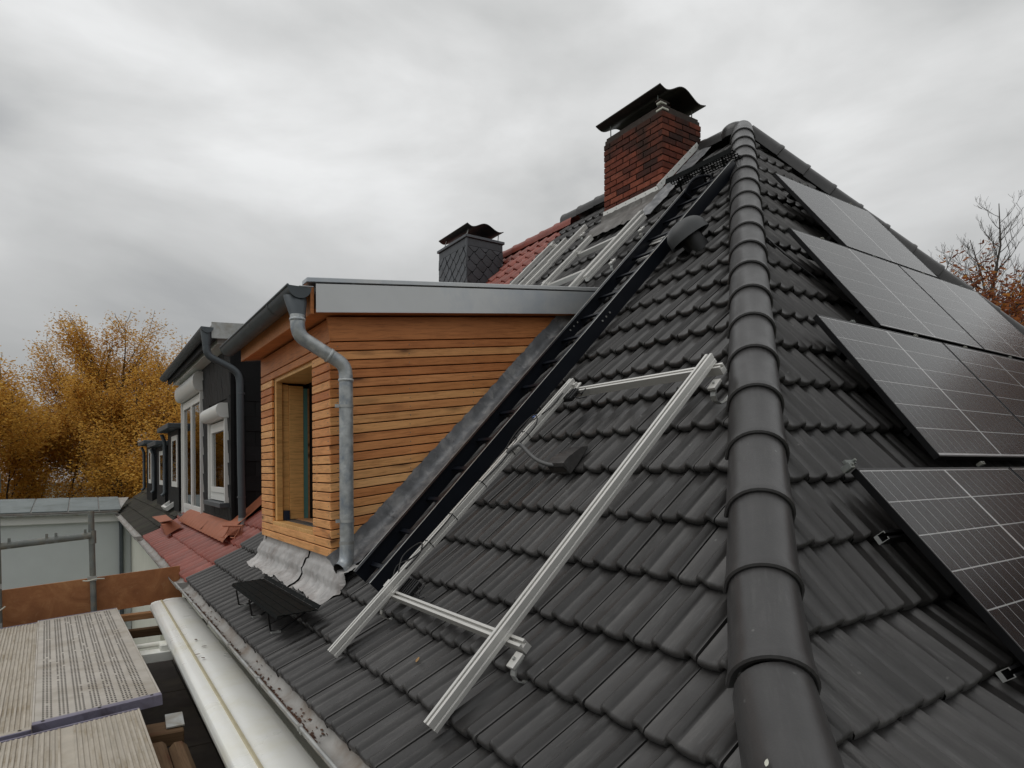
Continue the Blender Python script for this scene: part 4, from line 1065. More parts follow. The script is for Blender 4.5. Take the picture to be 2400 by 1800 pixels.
# ================================================================== RED NEIGHBOUR HOUSE
Y2=13.9
rh=thing('red_house','neighbouring terraced house with red tiled roof and black slate dormer','house',(1.4,YR+.05,-7.2)); RM=rh.matrix_basis.copy(); RI=RM.inverted()
rf=part('front_roof',rh,'red tiled front slope'); rf.matrix_basis=RI
child(G().box((1.36,YR+.01,-7.19),(11.6,Y2-.01,-1.25)),'wall','render_cream',rh)
rows=[[(p[1]+.06,YR,p[2]-.09),(p[1]+.06,Y2,p[2]-.09)] for p in PRA if p[2]<3.8]+[[(6.46,YR,3.76),(6.46,Y2,3.76)],[(11.9,YR,-1.3),(11.9,Y2,-1.3)]]
child(G().sheet(rows),'roof_boarding','underlay',rf)
def layrow(y0,y1,mat,par,wid,tilt,mg=None,skip=None,zoff=0):
    g=mg or tile_g(wid); base=g.mesh('tile',mat,smooth=50,fix=False); res=[]; right=Vector((0,-1,0)); n=int(round((y1-y0)/wid)); w=(y1-y0)/n
    for k in range(len(PRA)-1):
        s0,x0,z0=PRA[k]; s1,x1,z1=PRA[k+1]
        for j in range(n):
            o=Vector((x0,y1-j*w,z0+zoff)); d=Vector((x1-x0,0,z1-z0)); ln=d.length; d/=ln; nn=right.cross(d)
            dd=(d*ln-nn*tilt).normalized(); nn=right.cross(dd).normalized(); c=o+right*w/2+dd*.16
            if skip and skip(c): continue
            M=frame(o+nn*random.gauss(0,.002)+dd*random.gauss(0,.004),right,dd,nn)@Matrix.Rotation(random.gauss(0,.005),4,'Z')@Matrix.Diagonal((w/wid,1,1,1))
            res.append((base,M,visible_area(c,nn),par))
    return res
BX0,BY0,BY1,BZ0,BZ1=1.66,9.10,13.86,-.76,1.72
RG=G(); _r=[0,.03,.07,.11,.126,.134,.142,.152,.165,.180,.195,.208,.218,.226,.234,.242,.2475,.249]
def rw_(r):
    d=abs(r-.180)/.062
    return (-.055 if r>.248 else -.042)+(.042*(.5+.5*math.cos(math.pi*d))**.55 if d<1 else 0)
RG.sheet([[(r,v,rw_(r)+dw) for r in _r] for v,dw in ((.008,-.03),(-.004,-.015),(.008,0),(.40,0))])
rt_=sorted(layrow(YR+.005,Y2,'tile_red',rf,.25,.034,RG,skip=lambda c:9.25<c.y<13.7 and 1.85<c.x<4.6,zoff=-.015),key=lambda t:-t[2])
for t in rt_[:300]: obj('tile',t[0],t[3],t[1])
o=joined('distant_tiles',[(t[0],t[1]) for t in rt_[300:]],'tile_red',None)
if o: o.parent=rh; o.matrix_basis=RI
RTM=hip_g().mesh('ridge_tile','tile_red',smooth=45,fix=False)
for i in range(15):
    y=YR+.40+i*.395; obj('ridge_tile',RTM,rh,RI@frame((6.46,y,3.88),(-1,0,0),(0,-1,0),(0,0,1)))
g_,sx,_=gutter('eave_gutter',(.918,YR+.02,-1.222),(.918,Y2-.02,-1.222),.068,'zinc_old',None,thick=.003); g_.parent=rh; g_.matrix_basis=RI
child(G().box((1.0,YR+.02,-1.36),(1.03,Y2-.02,-1.21)),'eave_board','timber_old',rf)
# black slate dormer of the red house
bd=part('dormer',rh,'black slate dormer with white windows and roller shutter boxes'); bd.matrix_basis=RI
def bb(name,a,b,mat,**k): return child(G().box(a,b),name,mat,bd,**k)
TE2=math.tan(R(3.5))
bb('dormer_wall',(BX0+.02,BY0+.02,BZ0-.3),(5.0,BY1-.02,BZ1),'slate_black')
# slates on the front and on the near cheek
me_sl=G().box((0,0,0),(.008,.196,.175)).mesh('slate_piece','slate_black',bev=.002)
WIN=[(9.40,10.70,-.43,.92),(11.47,13.84,-.80,1.72)]
for r_ in range(17):
    z=BZ0-.04+r_*.150
    if z>BZ1-.12: break
    y=BY0+(.1 if r_%2 else 0)
    while y<BY1-.1:
        if not any(a-.13<y<b and c-.14<z<d for a,b,c,d in WIN):
            obj('slate',me_sl,bd,frame((BX0+random.uniform(0,.003),y,z),(1,0,.05),(0,1,0),(-.05,0,1))@Matrix.Rotation(random.gauss(0,.01),4,'X'))
        y+=.2
me_sc=G().box((0,0,0),(.245,.008,.23)).mesh('slate_piece','slate_black',bev=.002)
for r_ in range(10):
    for c_ in range(12):
        x=BX0+.05+c_*.25+(.12 if r_%2 else 0); z=BZ0-.1+r_*.2
        if z<interp(PRA,1,2,x)-.15 or z>BZ1-.1: continue
        obj('slate',me_sc,bd,frame((x,BY0+.006-.004*(r_%2),z),(1,0,0),(0,1,-.03),(0,.03,1)))
bb('corner_trim',(BX0-.012,BY0-.008,BZ0-.15),(BX0+.03,BY0+.03,BZ1),'slate_black')
def window(y0,y1,z0,z1,sashes,boxh,name):
    d=.05; x=BX0-.01
    bb('window_frame',(x,y0,z0),(x+.07,y0+.075,z1),'white_pvc',bev=.004); bb('window_frame',(x,y1-.075,z0),(x+.07,y1,z1),'white_pvc',bev=.004)
    bb('window_frame',(x,y0+.076,z0),(x+.07,y1-.076,z0+.11),'white_pvc',bev=.004); bb('window_frame',(x,y0+.076,z1-.07),(x+.07,y1-.076,z1),'white_pvc',bev=.004)
    w=(y1-y0-.152)/sashes
    for i in range(sashes):
        a=y0+.076+i*w; b=a+w
        for (p,q) in (((a+.004,z0+.112),(a+.064,z1-.072)),((b-.064,z0+.112),(b-.004,z1-.072)),((a+.065,z0+.112),(b-.065,z0+.19)),((a+.065,z1-.14),(b-.065,z1-.072))):
            bb('sash',(x-.012,p[0],p[1]),(x+.05,q[0],q[1]),'white_pvc',bev=.004)
        bb('pane',(x+.018,a+.066,z0+.192),(x+.024,b-.066,z1-.142),'window_glass')
    bb('guide_rail',(x-.035,y0-.04,z0-.01),(x+.05,y0-.002,z1+.02),'white_pvc',bev=.004); bb('guide_rail',(x-.035,y1+.002,z0-.01),(x+.05,y1+.04,z1+.02),'white_pvc',bev=.004)
    bb('window_sill',(x-.10,y0-.05,z0-.075),(x+.06,y1+.05,z0-.012),'slate_trim',bev=.004)
    g=G(); prof=[(x+.06,z1+.02)]+[(x-.065-.075*math.cos(a),z1+.02+boxh/2-boxh/2*math.sin(a)) for a in [math.pi/2-math.pi*i/10 for i in range(11)]]+[(x+.06,z1+.02+boxh)]
    g.prism(prof,lambda a,b:(a,y0-.055,b),lambda a,b:(a,y1+.055,b)); child(g,'shutter_box','white_pvc',bd,smooth=30)
    bb('curtain',(x+.30,y0+.3,z0+.15),(x+.31,y1-.5,z1-.1),'render_cream')
window(9.40,10.68,-.41,.71,1,.20,'small')
window(11.50,13.78,-.78,1.30,2,.30,'tall')
bb('window_void',(BX0+.075,9.45,-.32),(BX0+.6,10.6,.65),'interior_dark') if False else None
bb('white_fascia',(BX0-.17,BY0-.02,BZ1-.06),(BX0+.02,BY1,BZ1+.14),'white_pvc',bev=.004)
child(G().hexa([(1.40,8.93,1.70),(5.2,8.93,1.70+3.8*TE2),(5.2,8.94,1.70+3.8*TE2),(1.40,8.94,1.70),(1.40,8.93,1.905),(5.2,8.93,1.905+3.8*TE2),(5.2,8.94,1.905+3.8*TE2),(1.40,8.94,1.905)]),'side_fascia','galv',bd)
child(G().hexa([(1.42,8.945,1.86),(5.2,8.945,1.86+3.8*TE2),(5.2,BY1+.1,1.86+3.8*TE2),(1.42,BY1+.1,1.86),(1.42,8.945,1.895),(5.2,8.945,1.895+3.8*TE2),(5.2,BY1+.1,1.895+3.8*TE2),(1.42,BY1+.1,1.895)]),'roof_sheet','zinc_old',bd)
o,_,_=gutter('dormer_gutter',(1.345,8.90,1.83),(1.345,BY1+.12,1.80),.072,'zinc_dark',None); o.parent=bd
bb('eave_board',(1.41,8.95,1.68),(1.45,BY1+.1,1.855),'slate_black')
P2=8.96
pp=[Vector((1.345,P2,1.78)),Vector((1.345,P2,1.64))]+bez((1.345,P2,1.56),(1.35,P2,1.48),(1.39,P2,1.46),(1.44,P2,1.435),6)+bez((1.60,P2,1.36),(1.70,P2,1.31),(1.735,P2,1.27),(1.74,P2,1.16),6)+[Vector((1.745,P2,.2)),Vector((1.757,P2,-.66))]
child(G().tube(pp,.046,14,False),'downpipe','zinc_dark',bd,smooth='all')
child(G().tube([Vector((1.345,P2+.03,1.80)),Vector((1.345,P2+.01,1.72)),Vector((1.345,P2,1.60))],[.068,.06,.048],14,False),'gutter_outlet','zinc_dark',bd,smooth='all')
child(G().tube([(1.757,P2,-.60),(1.757,P2,-.70),(1.74,P2,-.78)],.050,14,False),'pipe_shoe','galv',bd,smooth='all')
for z in (1.02,-.33): child(G().tube([(1.749,P2,z-.012),(1.749,P2,z+.012)],.053,14,False).tube([(1.76,P2+.04,z),(1.76,BY0+.03,z)],.006,6),'pipe_bracket','slate_trim',bd,smooth=40)
# red apron
rr=[]
for i in range(131):
    y=8.45+i*(12.75-8.45)/130; roll=.5+.5*math.cos(2*math.pi*(y-7.92)/.252)
    k_=1 if y>9.08 else 0
    rr.append([(BX0+.03,y,BZ0+.12) if k_ else tuple(PF(y,.70,.03)),tuple(PF(y,.63,.070 if k_ else .045)),tuple(PF(y,.56,.056 if k_ else .045)),tuple(PF(y,.50,.046+.004*roll)),tuple(PF(y,.43,.014+.016*roll)),tuple(PF(y,.418,.002+.016*roll))])
child(G().sheet(rr),'red_apron','lead_red',bd,smooth='all')
child(G().sheet([[tuple(PF(10.28+.16*a,.60-.16*b,.068-.03*b)) for a in (0,1)] for b in (0,.5,1)]),'apron_patch','lead_red',bd)
child(G().sheet([[tuple(PF(8.90+.20*j/4,.62+.32*i,.065-.014*(4-j))) for j in range(5)] for i in range(11)]),'red_flashing','lead_red',bd,smooth='all')
# slate chimney on the red house
sc2=part('slate_chimney',rh,'dark slate-clad chimney with curved metal cap'); sc2.matrix_basis=RI
X0,X1,Y0,Y1_,Z0,Z1=5.37,6.09,9.34,10.34,2.7,3.885
def sb(name,a,b,mat,**k): return child(G().box(a,b),name,mat,sc2,**k)
sb('chimney_core',(X0+.016,Y0+.016,Z0),(X1-.016,Y1_-.016,Z1),'slate_black')
sb('cap_plate',(X0-.025,Y0-.025,Z1+.001),(X1+.025,Y1_+.025,Z1+.045),'slate_trim',bev=.004)
sb('slate_band',(X0+.002,Y0+.002,Z1-.13),(X1-.002,Y1_-.002,Z1-.004),'slate',bev=.004)
sb('corner_strip',(X0-.004,Y0-.004,Z0),(X0+.028,Y0+.028,Z1-.005),'slate_trim',bev=.003)
def slate_piece(wd,ht):
    g=G(); poly=[(0,0),(wd*.86,0),(wd,ht*.12),(wd,ht),(0,ht),(0,ht*.1)]
    g.prism(poly,lambda a,b:(a,0,b),lambda a,b:(a,.009,b)); return g.mesh('slate_piece','slate',bev=.0015)
SP=G(); _p=[(0,0),(.120,0),(.150,.012),(.162,.045),(.162,.150),(0,.150)]
SP.prism(_p,lambda a,b:(a,.0,b),lambda a,b:(a,.010,b))
for o0,ax,nn,wd,ang in (((X0,Y1_,0),Vector((0,-1,0)),Vector((-1,0,0)),Y1_-Y0,R(38)),((X0,Y0,0),Vector((1,0,0)),Vector((0,-1,0)),X1-X0,R(-38))):
    rx=(ax*math.cos(ang)+Vector((0,0,1))*math.sin(ang)); rz=rx.cross(-nn)
    if rz.z<0: rz=-rz
    o0=Vector(o0)
    for i in range(-9,12):
        for j in range(-9,14):
            p=o0+Vector((0,0,(Z0+Z1)/2-.1))+rx*(i*.172+(.02 if j%2 else 0))+rz*(j*.150)
            c=p+rx*.08+rz*.07; u=(c-o0).dot(ax)
            if u<-.12 or u>wd+.12 or c.z<Z0-.1 or c.z>Z1-.02: continue
            M=frame(p+nn*(.006+.003*((i*7+j*3)%3)),rx,-nn,rx.cross(-nn)) if rx.cross(-nn).z>0 else None
            if M is None: continue
            M=M@Matrix.Rotation(-.05,4,'X')
            me=bis(SP,'slate',M,[(o0+ax*.004,ax),(o0+ax*(wd-.004),-ax),(Vector((0,0,Z1-.135)),Vector((0,0,-1)))],'slate_piece')
            if me: obj('slate',me,sc2,M)
cap(Y0-.0,Y1_+.04,X0+.02,X1+.02,4.09,.09,sc2,lip=.04)
for x,y,x2,y2 in ((X0+.05,Y0+.1,X0+.13,Y0+.14),(X0+.05,Y1_-.1,X0+.1,Y1_-.14),(X1-.05,Y0+.08,X1-.02,Y0+.1),(X1-.05,Y1_-.1,X1-.03,Y1_-.14)):
    child(G().tube([(x,y,Z1+.04),(x2,y2,4.13)],.008,6),'cap_stay','galv',sc2)
# red step plate and red wire step on the red slope
rs=thing('red_roof_step','rust-red step plate tilted on a bracket above the red eave tiles','roof step',PF(12.0,.2,0))
a0,a1,b0,b1=PF(13.6,.15,.20),PF(12.05,.13,.20),PF(12.6,.33,.20),PF(11.25,.28,.20)
a0,a1,b0,b1=PF(13.7,.15,.20),PF(12.2,.14,.20),PF(12.85,.32,.19),PF(11.6,.29,.19)
child(q4(a0,a1,b1,b0,.012),'step_plate','lead_red',rs,bev=.002)
for y in (12.0,): child(G().hexa([PF(y,.14,.17),PF(y,.32,.14),PF(y+.25,.32,.15),PF(y+.25,.14,.18),PF(y-.1,.10,.0),PF(y-.1,.36,.0),PF(y+.15,.36,.0),PF(y+.15,.10,.0)]),'bracket','lead_red',rs)
rw=thing('red_wire_guard','rust-red comb of wires with a bar at the foot of the black downpipe','guard',PF(8.3,.5,0))
p0,p1=Vector((1.47,8.98,-.63)),Vector((1.53,7.92,-.60))
p0,p1=PF(8.75,.57,.13),PF(7.92,.66,.13)
child(G().tube([p0,p1],.013,8),'bar','lead_red',rw,smooth=50)
for i in range(15):
    q=p0.lerp(p1,.28+.72*i/14); child(G().tube([q,q+Vector((-.02,0,-.115))],.0035,4),'wire','lead_red',rw)
for u in (.35,.9):
    q=p0.lerp(p1,u); child(G().tube([q,q+Vector((-.05,.0,-.10)),q+Vector((-.09,-.04,-.135))],.007,6),'leg','lead_red',rw)
    child(G().tube([q+Vector((-.10,.08,-.135)),q+Vector((-.08,-.08,-.135))],.007,6),'foot','lead_red',rw)

# ================================================================== BROWN HOUSE BEYOND
Y3=26.0
bh_=thing('brown_house','far terraced house with mossy brown roof and small black dormers','house',(1.4,Y2+.05,-7.2)); BI=bh_.matrix_basis.inverted()
bf=part('front_roof',bh_,'mossy brown front slope'); bf.matrix_basis=BI
child(G().box((1.25,Y2+.01,-7.19),(11.6,Y3,-1.22)),'wall','render_cream',bh_)
rows=[[(p[1]+.06,Y2,p[2]-.13),(p[1]+.06,Y3,p[2]-.13)] for p in PRA if p[2]<3.4]+[[(6.3,Y2,3.5),(6.3,Y3,3.5)],[(11.9,Y2,-1.3),(11.9,Y3,-1.3)]]
child(G().sheet(rows),'roof_boarding','underlay',bf)
flat=G(); flat.sheet([[(0,.004,-.022),(.10,.004,-.018),(.2,.004,-.018),(.318,.004,-.022)],[(0,-.002,-.006),(.10,-.002,-.002),(.2,-.002,-.002),(.318,-.002,-.006)],[(0,.006,-.004),(.10,.006,.0),(.2,.006,.0),(.318,.006,-.004)],[(0,.36,-.004),(.10,.36,0),(.2,.36,0),(.318,.36,-.004)]])
bt=sorted(layrow(Y2+.02,Y3,'tile_brown',bf,.32,.022,flat,skip=lambda c:c.x>3.2,zoff=-.03),key=lambda t:-t[2])
for t in bt[:300]: obj('tile',t[0],t[3],t[1])
if bt[300:]:
    o=joined('distant_tiles',[(t[0],t[1]) for t in bt[300:]],'tile_brown',None); o.parent=bh_; o.matrix_basis=BI
g_,_,_=gutter('eave_gutter',(.89,Y2+.02,-1.20),(.89,21.9,-1.20),.07,'zinc_old',None); g_.parent=bh_; g_.matrix_basis=BI
child(G().box((1.0,Y2+.02,-1.40),(1.03,22,-1.24)),'eave_board','timber_old',bf)
for a,b,zt in ((14.25,16.1,.86),(16.75,18.6,.62),(19.9,21.6,.76)):
    dd_=part('dormer',bh_,'small black dormer with a narrow white window'); dd_.matrix_basis=BI
    def B_(n_,p,q,m,**k): return child(G().box(p,q),n_,m,dd_,**k)
    B_('dormer_wall',(1.62,a,-.9),(4.0,b,zt),'slate_black'); B_('roof_sheet',(1.42,a-.12,zt+.001),(4.1,b+.12,zt+.10),'zinc_dark',bev=.01)
    B_('window_frame',(1.60,a+.10,-.30),(1.66,a+.22,zt-.12),'white_pvc'); B_('window_frame',(1.60,b-.95,-.30),(1.66,b-.83,zt-.12),'white_pvc')
    B_('window_frame',(1.60,a+.221,-.30),(1.66,b-.951,-.19),'white_pvc'); B_('window_frame',(1.60,a+.221,zt-.22),(1.66,b-.951,zt-.12),'white_pvc')
    B_('pane',(1.605,a+.222,-.188),(1.615,b-.952,zt-.222),'window_glass')
    child(G().tube([(1.50,b+.02,zt-.03),(1.56,b+.02,zt-.2),(1.56,b+.02,-.45),(1.50,b+.02,-.52)],.04,8,False),'downpipe','zinc_dark',dd_,smooth='all')
sk=part('skylight',bh_,'opened white roof window'); sk.matrix_basis=BI
def PFz(y,s,h): return PF(y,s,h)
for nm,(y0,y1,s0,s1) in {'a':(15.1,15.9,.50,.56),'b':(15.1,15.9,.78,.84),'c':(15.1,15.2,.56,.78),'d':(15.8,15.9,.56,.78)}.items():
    child(G().hexa([PF(y0,s0,.02),PF(y0,s1,.02),PF(y1,s1,.02),PF(y1,s0,.02),PF(y0,s0,.10),PF(y0,s1,.10),PF(y1,s1,.10),PF(y1,s0,.10)]),'window_frame','white_pvc',sk)
child(G().hexa([PF(15.2,.56,.03),PF(15.2,.78,.03),PF(15.8,.78,.03),PF(15.8,.56,.03),PF(15.2,.56,.05),PF(15.2,.78,.05),PF(15.8,.78,.05),PF(15.8,.56,.05)]),'pane','window_glass',sk)

# ================================================================== WHITE WING ACROSS THE YARD
wg=thing('white_wing','pale grey rendered wing building with flat metal-edged roof across the yard','building',(-8,22.1,-7.2)); WI=wg.matrix_basis.inverted()
def wb(name,a,b,mat,**k): return child(G().box(a,b),name,mat,wg,**k)
wb('wall',(-14,22.15,-7.19),(1.24,30,-1.42),'render_gray'); wb('cornice',(-14,22.02,-1.419),(1.0,30,-1.20),'white_pvc',bev=.01)
g=G(); g.hexa([(-14,21.95,-1.13),(.95,21.95,-1.13),(1.3,24.2,-.86),(-14,24.2,-.86),(-14,21.95,-1.09),(.95,21.95,-1.09),(1.3,24.2,-.80),(-14,24.2,-.80)]); child(g,'roof_edge','zinc_old',wg)
MATS['roof_felt']=plain('roof_felt',(.20,.225,.225),.8,0,.12,2,.0,.15,30,dirt=(.13,.15,.14),ds=1.5)
xs=[-14,-10.5,-7.0,-4.9,-3.1,-2.05,-1.12,-.28,.45,1.0]
for a,b in zip(xs[:-1],xs[1:]):
    w=.012
    child(G().hexa([(a+w,21.93,-1.086),(b-w,21.93,-1.086),(b-w+.02,24.18,-.796),(a+w+.02,24.18,-.796),(a+w,21.93,-1.060),(b-w,21.93,-1.060),(b-w+.02,24.18,-.770),(a+w+.02,24.18,-.770)]),'roof_panel','roof_felt',wg,bev=.008)
o,_,_=gutter('eave_gutter',(-14,21.90,-1.13),(.90,21.90,-1.15),.06,'galv',None); o.parent=wg; o.matrix_basis=WI
child(G().tube([(.98,22.06,-1.30),(1.0,22.08,-1.6),(1.0,22.08,-6.5)],.055,10,False),'downpipe','zinc_dark',wg,smooth='all')

# ================================================================== FLAT ROOF, AWNING, SCAFFOLD
fr=thing('flat_roof','dark bitumen flat roof of the extension below the scaffold','flat roof',(0,5,-2.3))
child(G().box((-3.2,-1,-7.19),(1.35,8.9,-2.26)),'extension_wall','render_gray',fr)
k=0
for ix,(xa,xb) in enumerate(((-3.2,-2.0),(-2.0,-.98),(-.98,.0),(0,.89),(.89,1.355))):
    ya=-1.0+ (ix%2)*.55
    while ya<8.9:
        yb=min(8.9,ya+1.55)
        child(G().box((xa+.006,ya+.006,-2.259),(xb-.006,yb-.006,-2.205)),'roof_slab','bitumen',fr,bev=.005); ya=yb
# awning cassette
aw=thing('awning','long cream awning cassette with folded front bar, parallel to the eave','awning',(.82,5.5,-1.62))
AP=[(.655,-1.55),(.645,-1.50),(.66,-1.462),(.70,-1.448),(.745,-1.443),(.765,-1.447),(.80,-1.434),(.87,-1.430),(.94,-1.432),(.99,-1.440),(1.010,-1.462),(1.005,-1.58),(.97,-1.62),(.70,-1.62)]
g=G(); g.prism(AP,lambda a,b:(a-.045,1.0,b),lambda a,b:(a,8.22,b)); child(g,'cassette','cream_alu',aw,smooth=35,bev=.002)
def awx(y): return -.045*(8.22-y)/7.22
g=G(); g.prism([(.744,-1.446),(.764,-1.446),(.762,-1.432),(.748,-1.430)],lambda a,b:(a-.045,1.0,b),lambda a,b:(a,8.22,b)); child(g,'front_bar_seam','awning_strip',aw)
g=G(); g.prism([(a*1.0,b) for a,b in AP],lambda a,b:(.82+(a-.82)*1.03,8.221,-1.53+(b+1.53)*1.04),lambda a,b:(.82+(a-.82)*1.03,8.245,-1.53+(b+1.53)*1.04)); child(g,'end_cap','cream_alu',aw,bev=.004)
for y,lab in ((6.75,1),):
    child(G().tube([(-1.6,y+.10,-1.640),(.66,y+.10,-1.600)],.022,10),'guide_rail','cream_alu',aw,smooth=50)
    child(G().box((-1.6,y-.10,-1.72),(.70,y+.06,-1.635)),'guide_rail','cream_alu',aw,bev=.004)
    child(G().box((.60,y-.06,-1.64),(.70,y+.12,-1.58)),'rail_bracket','cream_alu',aw,bev=.008)
child(G().box((1.0,3.0,-1.60),(1.355,3.06,-1.54)),'wall_bracket','galv',aw); child(G().box((1.0,7.4,-1.60),(1.355,7.46,-1.54)),'wall_bracket','galv',aw)
for i,(x,y) in enumerate(((.845,5.78),(.82,6.05),(.765,5.55),(.785,5.42))):
    leaf(Vector((x-.01,y,-1.424)),Vector((0,0,1)),.022,('thin dark leaf on the wide side of the awning, the nearer of two','thin dark leaf on the wide side of the awning, the farther of two','rusty leaf beside the awning seam, the farther of two','rusty leaf beside the awning seam, the nearer of two')[i],'leaf_rust' ,i*1.7)
# scaffold decks
DK='scaffold deck boards'
def deck(name,c,w,l,label,kind,roll_,yawr,ztop):
    t=thing(name,label,'scaffold deck',(c[0],c[1],ztop-.07),DK)
    t.matrix_basis=Matrix.Translation((c[0],c[1],ztop))@Matrix.Rotation(yawr,4,'Z')@Matrix.Rotation(roll_,4,'Y')
    mat='deck_gray' if kind=='perf' else 'deck_rib'
    G().box((-w/2+.006,0,-.045),(w/2-.006,l,-.004 if kind!='perf' else 0)).ob('deck_plate',mat,t,bev=.003)
    for sx_ in (-1,1):
        G().box((sx_*w/2-.006,0,-.065),(sx_*w/2+.006,l,.002)).ob('edge_rail','deck_edge' if False else mat,t,bev=.002)
    for y0,y1 in ((-.012,.0),(l,l+.012)):
        G().box((-w/2-.006,y0,-.068),(w/2+.006,y1,.004)).ob('end_rail','deck_edge',t,bev=.002)
    G().box((-w/2-.004,.001,.0005),(w/2+.004,.045,.0035)).ob('end_strip','deck_edge' if kind=='perf' else mat,t)
    if kind=='perf':
        g=G(); 
        for grp in range(7):
            for col in range(3):
                x=-w/2+.050+grp*(w-.08)/7+col*.021
                y=.075+(.018 if col%2 else 0)
                while y<l-.05:
                    if random.random()>.04: g.add([(x-.0055,y-.010,.0012),(x+.0055,y-.010,.0012),(x+.0055,y+.010,.0012),(x-.0055,y+.010,.0012)],[(0,1,2,3)])
                    y+=.044
        o=g.ob('slots','slot_dark',t); o['kind']='stuff'
    elif kind=='rib':
        n=int(w/.026)
        for i in range(n):
            x=-w/2+.016+i*(w-.03)/n
            if .42<i/n<.50: continue
            G().box((x,.05,-.004),(x+.013,l-.01,.0015+.001*(i%3))).ob('rib',mat,t,bev=.002)
    for x in (-w/2+.05,0,w/2-.05):
        G().tube([(x,.022,.0036),(x,.022,.006)],.010,8).ob('rivet','slot_dark',t)
ry=R(-3.6)
deck('scaffold_deck',(.097,4.855),.685,3.37,'perforated grey deck with a purple reflection coloured into its front edge, middle of the scaffold','perf',ry,R(2.0),-1.497)
deck('scaffold_deck',(.045,1.30),.685,3.38,'ribbed muddy deck nearest the camera, right side','rib',ry,R(1.5),-1.508)
deck('scaffold_deck',(-.597,4.75),.69,3.37,'ribbed muddy deck at the left photo edge, beside the perforated one','rib',ry,R(2.05),-1.54)
deck('scaffold_deck',(-.655,1.28),.69,3.38,'perforated deck in the bottom left corner','perf',ry,R(2.0),-1.55)
# toe board, posts, rail
o=G().box((0,0,0),(1.80,.021,.40)).ob('plywood_board','plywood',None,bev=.002); o.matrix_basis=frame((-.80,8.52,-1.625),Vector((1,0,.066)),(0,1,0),Vector((-.066,0,1))); tag(o,'rust-brown plywood board standing at the far end of the scaffold','board')
def post(x,y,z0,z1,label):
    t=thing('scaffold_post',label,'scaffold post',(x,y,z0),'scaffold posts')
    dx=.035
    def ch(g,n,m='galv_old',**k): return child(g,n,m,t,**k)
    ch(G().tube([(x+dx,y,z0),(x,y,z1)],.030,14),'tube',smooth=50)
    ch(G().tube([(x+dx*.5-.003,y,z0+(z1-z0)*.80),(x+dx*.35,y,z0+(z1-z0)*.88)],.036,14),'sleeve',smooth=50)
    for zz in (z0+.62,z0+1.02): ch(G().box((x-.036,y-.036,zz),(x+.052,y-.02,zz+.05)),'wedge_plate','galv')
    return t
post(.098,8.44,-2.2,-.42,'galvanised scaffold post in front of the pale wall, right one')
post(-.72,8.40,-2.2,.3,'galvanised scaffold post at the left photo edge')
gr_=thing('guard_rail','galvanised guard rail with upright lugs between the two scaffold posts','guard rail',(-.3,8.42,-.71))
child(G().tube([(-1.9,8.42,-.85),(.10,8.42,-.685)],.036,12),'tube','galv_old',gr_,smooth=50)
for x in (-.61,-.295,-.215,.045):
    z=-.685-.0825*(.10-x); child(G().box((x-.012,8.405,z+.02),(x+.012,8.435,z+.075)),'lug','galv_old',gr_,bev=.003); child(G().box((x-.014,8.39,z-.03),(x+.014,8.40,z+.03)),'lug','galv_old',gr_)
cable('tie_wire',[(.02,8.40,-1.17),(.07,8.39,-1.175),(.14,8.39,-1.16),(.22,8.40,-1.165)],'pale wire twisted round the right scaffold post',.007,'render_cream')
cable('tie_wire',[(-.75,8.36,-1.42),(-.69,8.36,-1.40),(-.64,8.36,-1.36)],'pale wire at the foot of the left scaffold post',.007,'render_cream')
# timbers
o=oriented('timber_beam',(.30,8.38,-1.665),Vector((.995,0,.03)),(0,1,0),(0,0,1),(.58,.10,.07),'timber_new',None,bev=.004); tag(o,'new squared timber behind the awning end, foot of the plywood','timber')
o=oriented('metal_plate',(.70,8.362,-1.655),Vector((.995,0,.03)),(0,1,0),(0,0,1),(.16,.012,.075),'galv',None); tag(o,'grey metal plate on the new timber by the awning','plate')
o=oriented('timber_beam',(.20,8.10,-1.80),Vector((1,0,0)),(0,1,0),(0,0,1),(.75,.09,.09),'timber_old',None,bev=.006); tag(o,'dark old timber under the new one by the plywood','timber')
o=oriented('timber_beam',(.20,4.52,-1.70),Vector((.98,-.06,.0)),Vector((.06,.98,0)),(0,0,1),(.34,.22,.09),'timber_old',None,bev=.008); tag(o,'short old timber carrying the metal shoe beside the decks','timber')
o=oriented('metal_plate',(.44,4.56,-1.605),Vector((.98,-.06,.0)),Vector((.06,.98,0)),(0,0,1),(.105,.25,.012),'galv',None); tag(o,'galvanised shoe plate on the short timber beside the decks','plate')
o=oriented('timber_beam',(.42,1.6,-1.70),(0,1,0),(-1,0,0),(0,0,1),(2.80,.10,.09),'timber_old',None,bev=.02); tag(o,'weathered round-edged timber lying along the near deck','timber')
o=oriented('timber_beam',(.53,1.6,-1.72),(0,1,0),(-1,0,0),(0,0,1),(2.78,.10,.10),'timber_new',None,bev=.03); o.data.materials[0]=MATS['timber_old']; tag(o,'mossy half-round timber outside the near deck','timber')

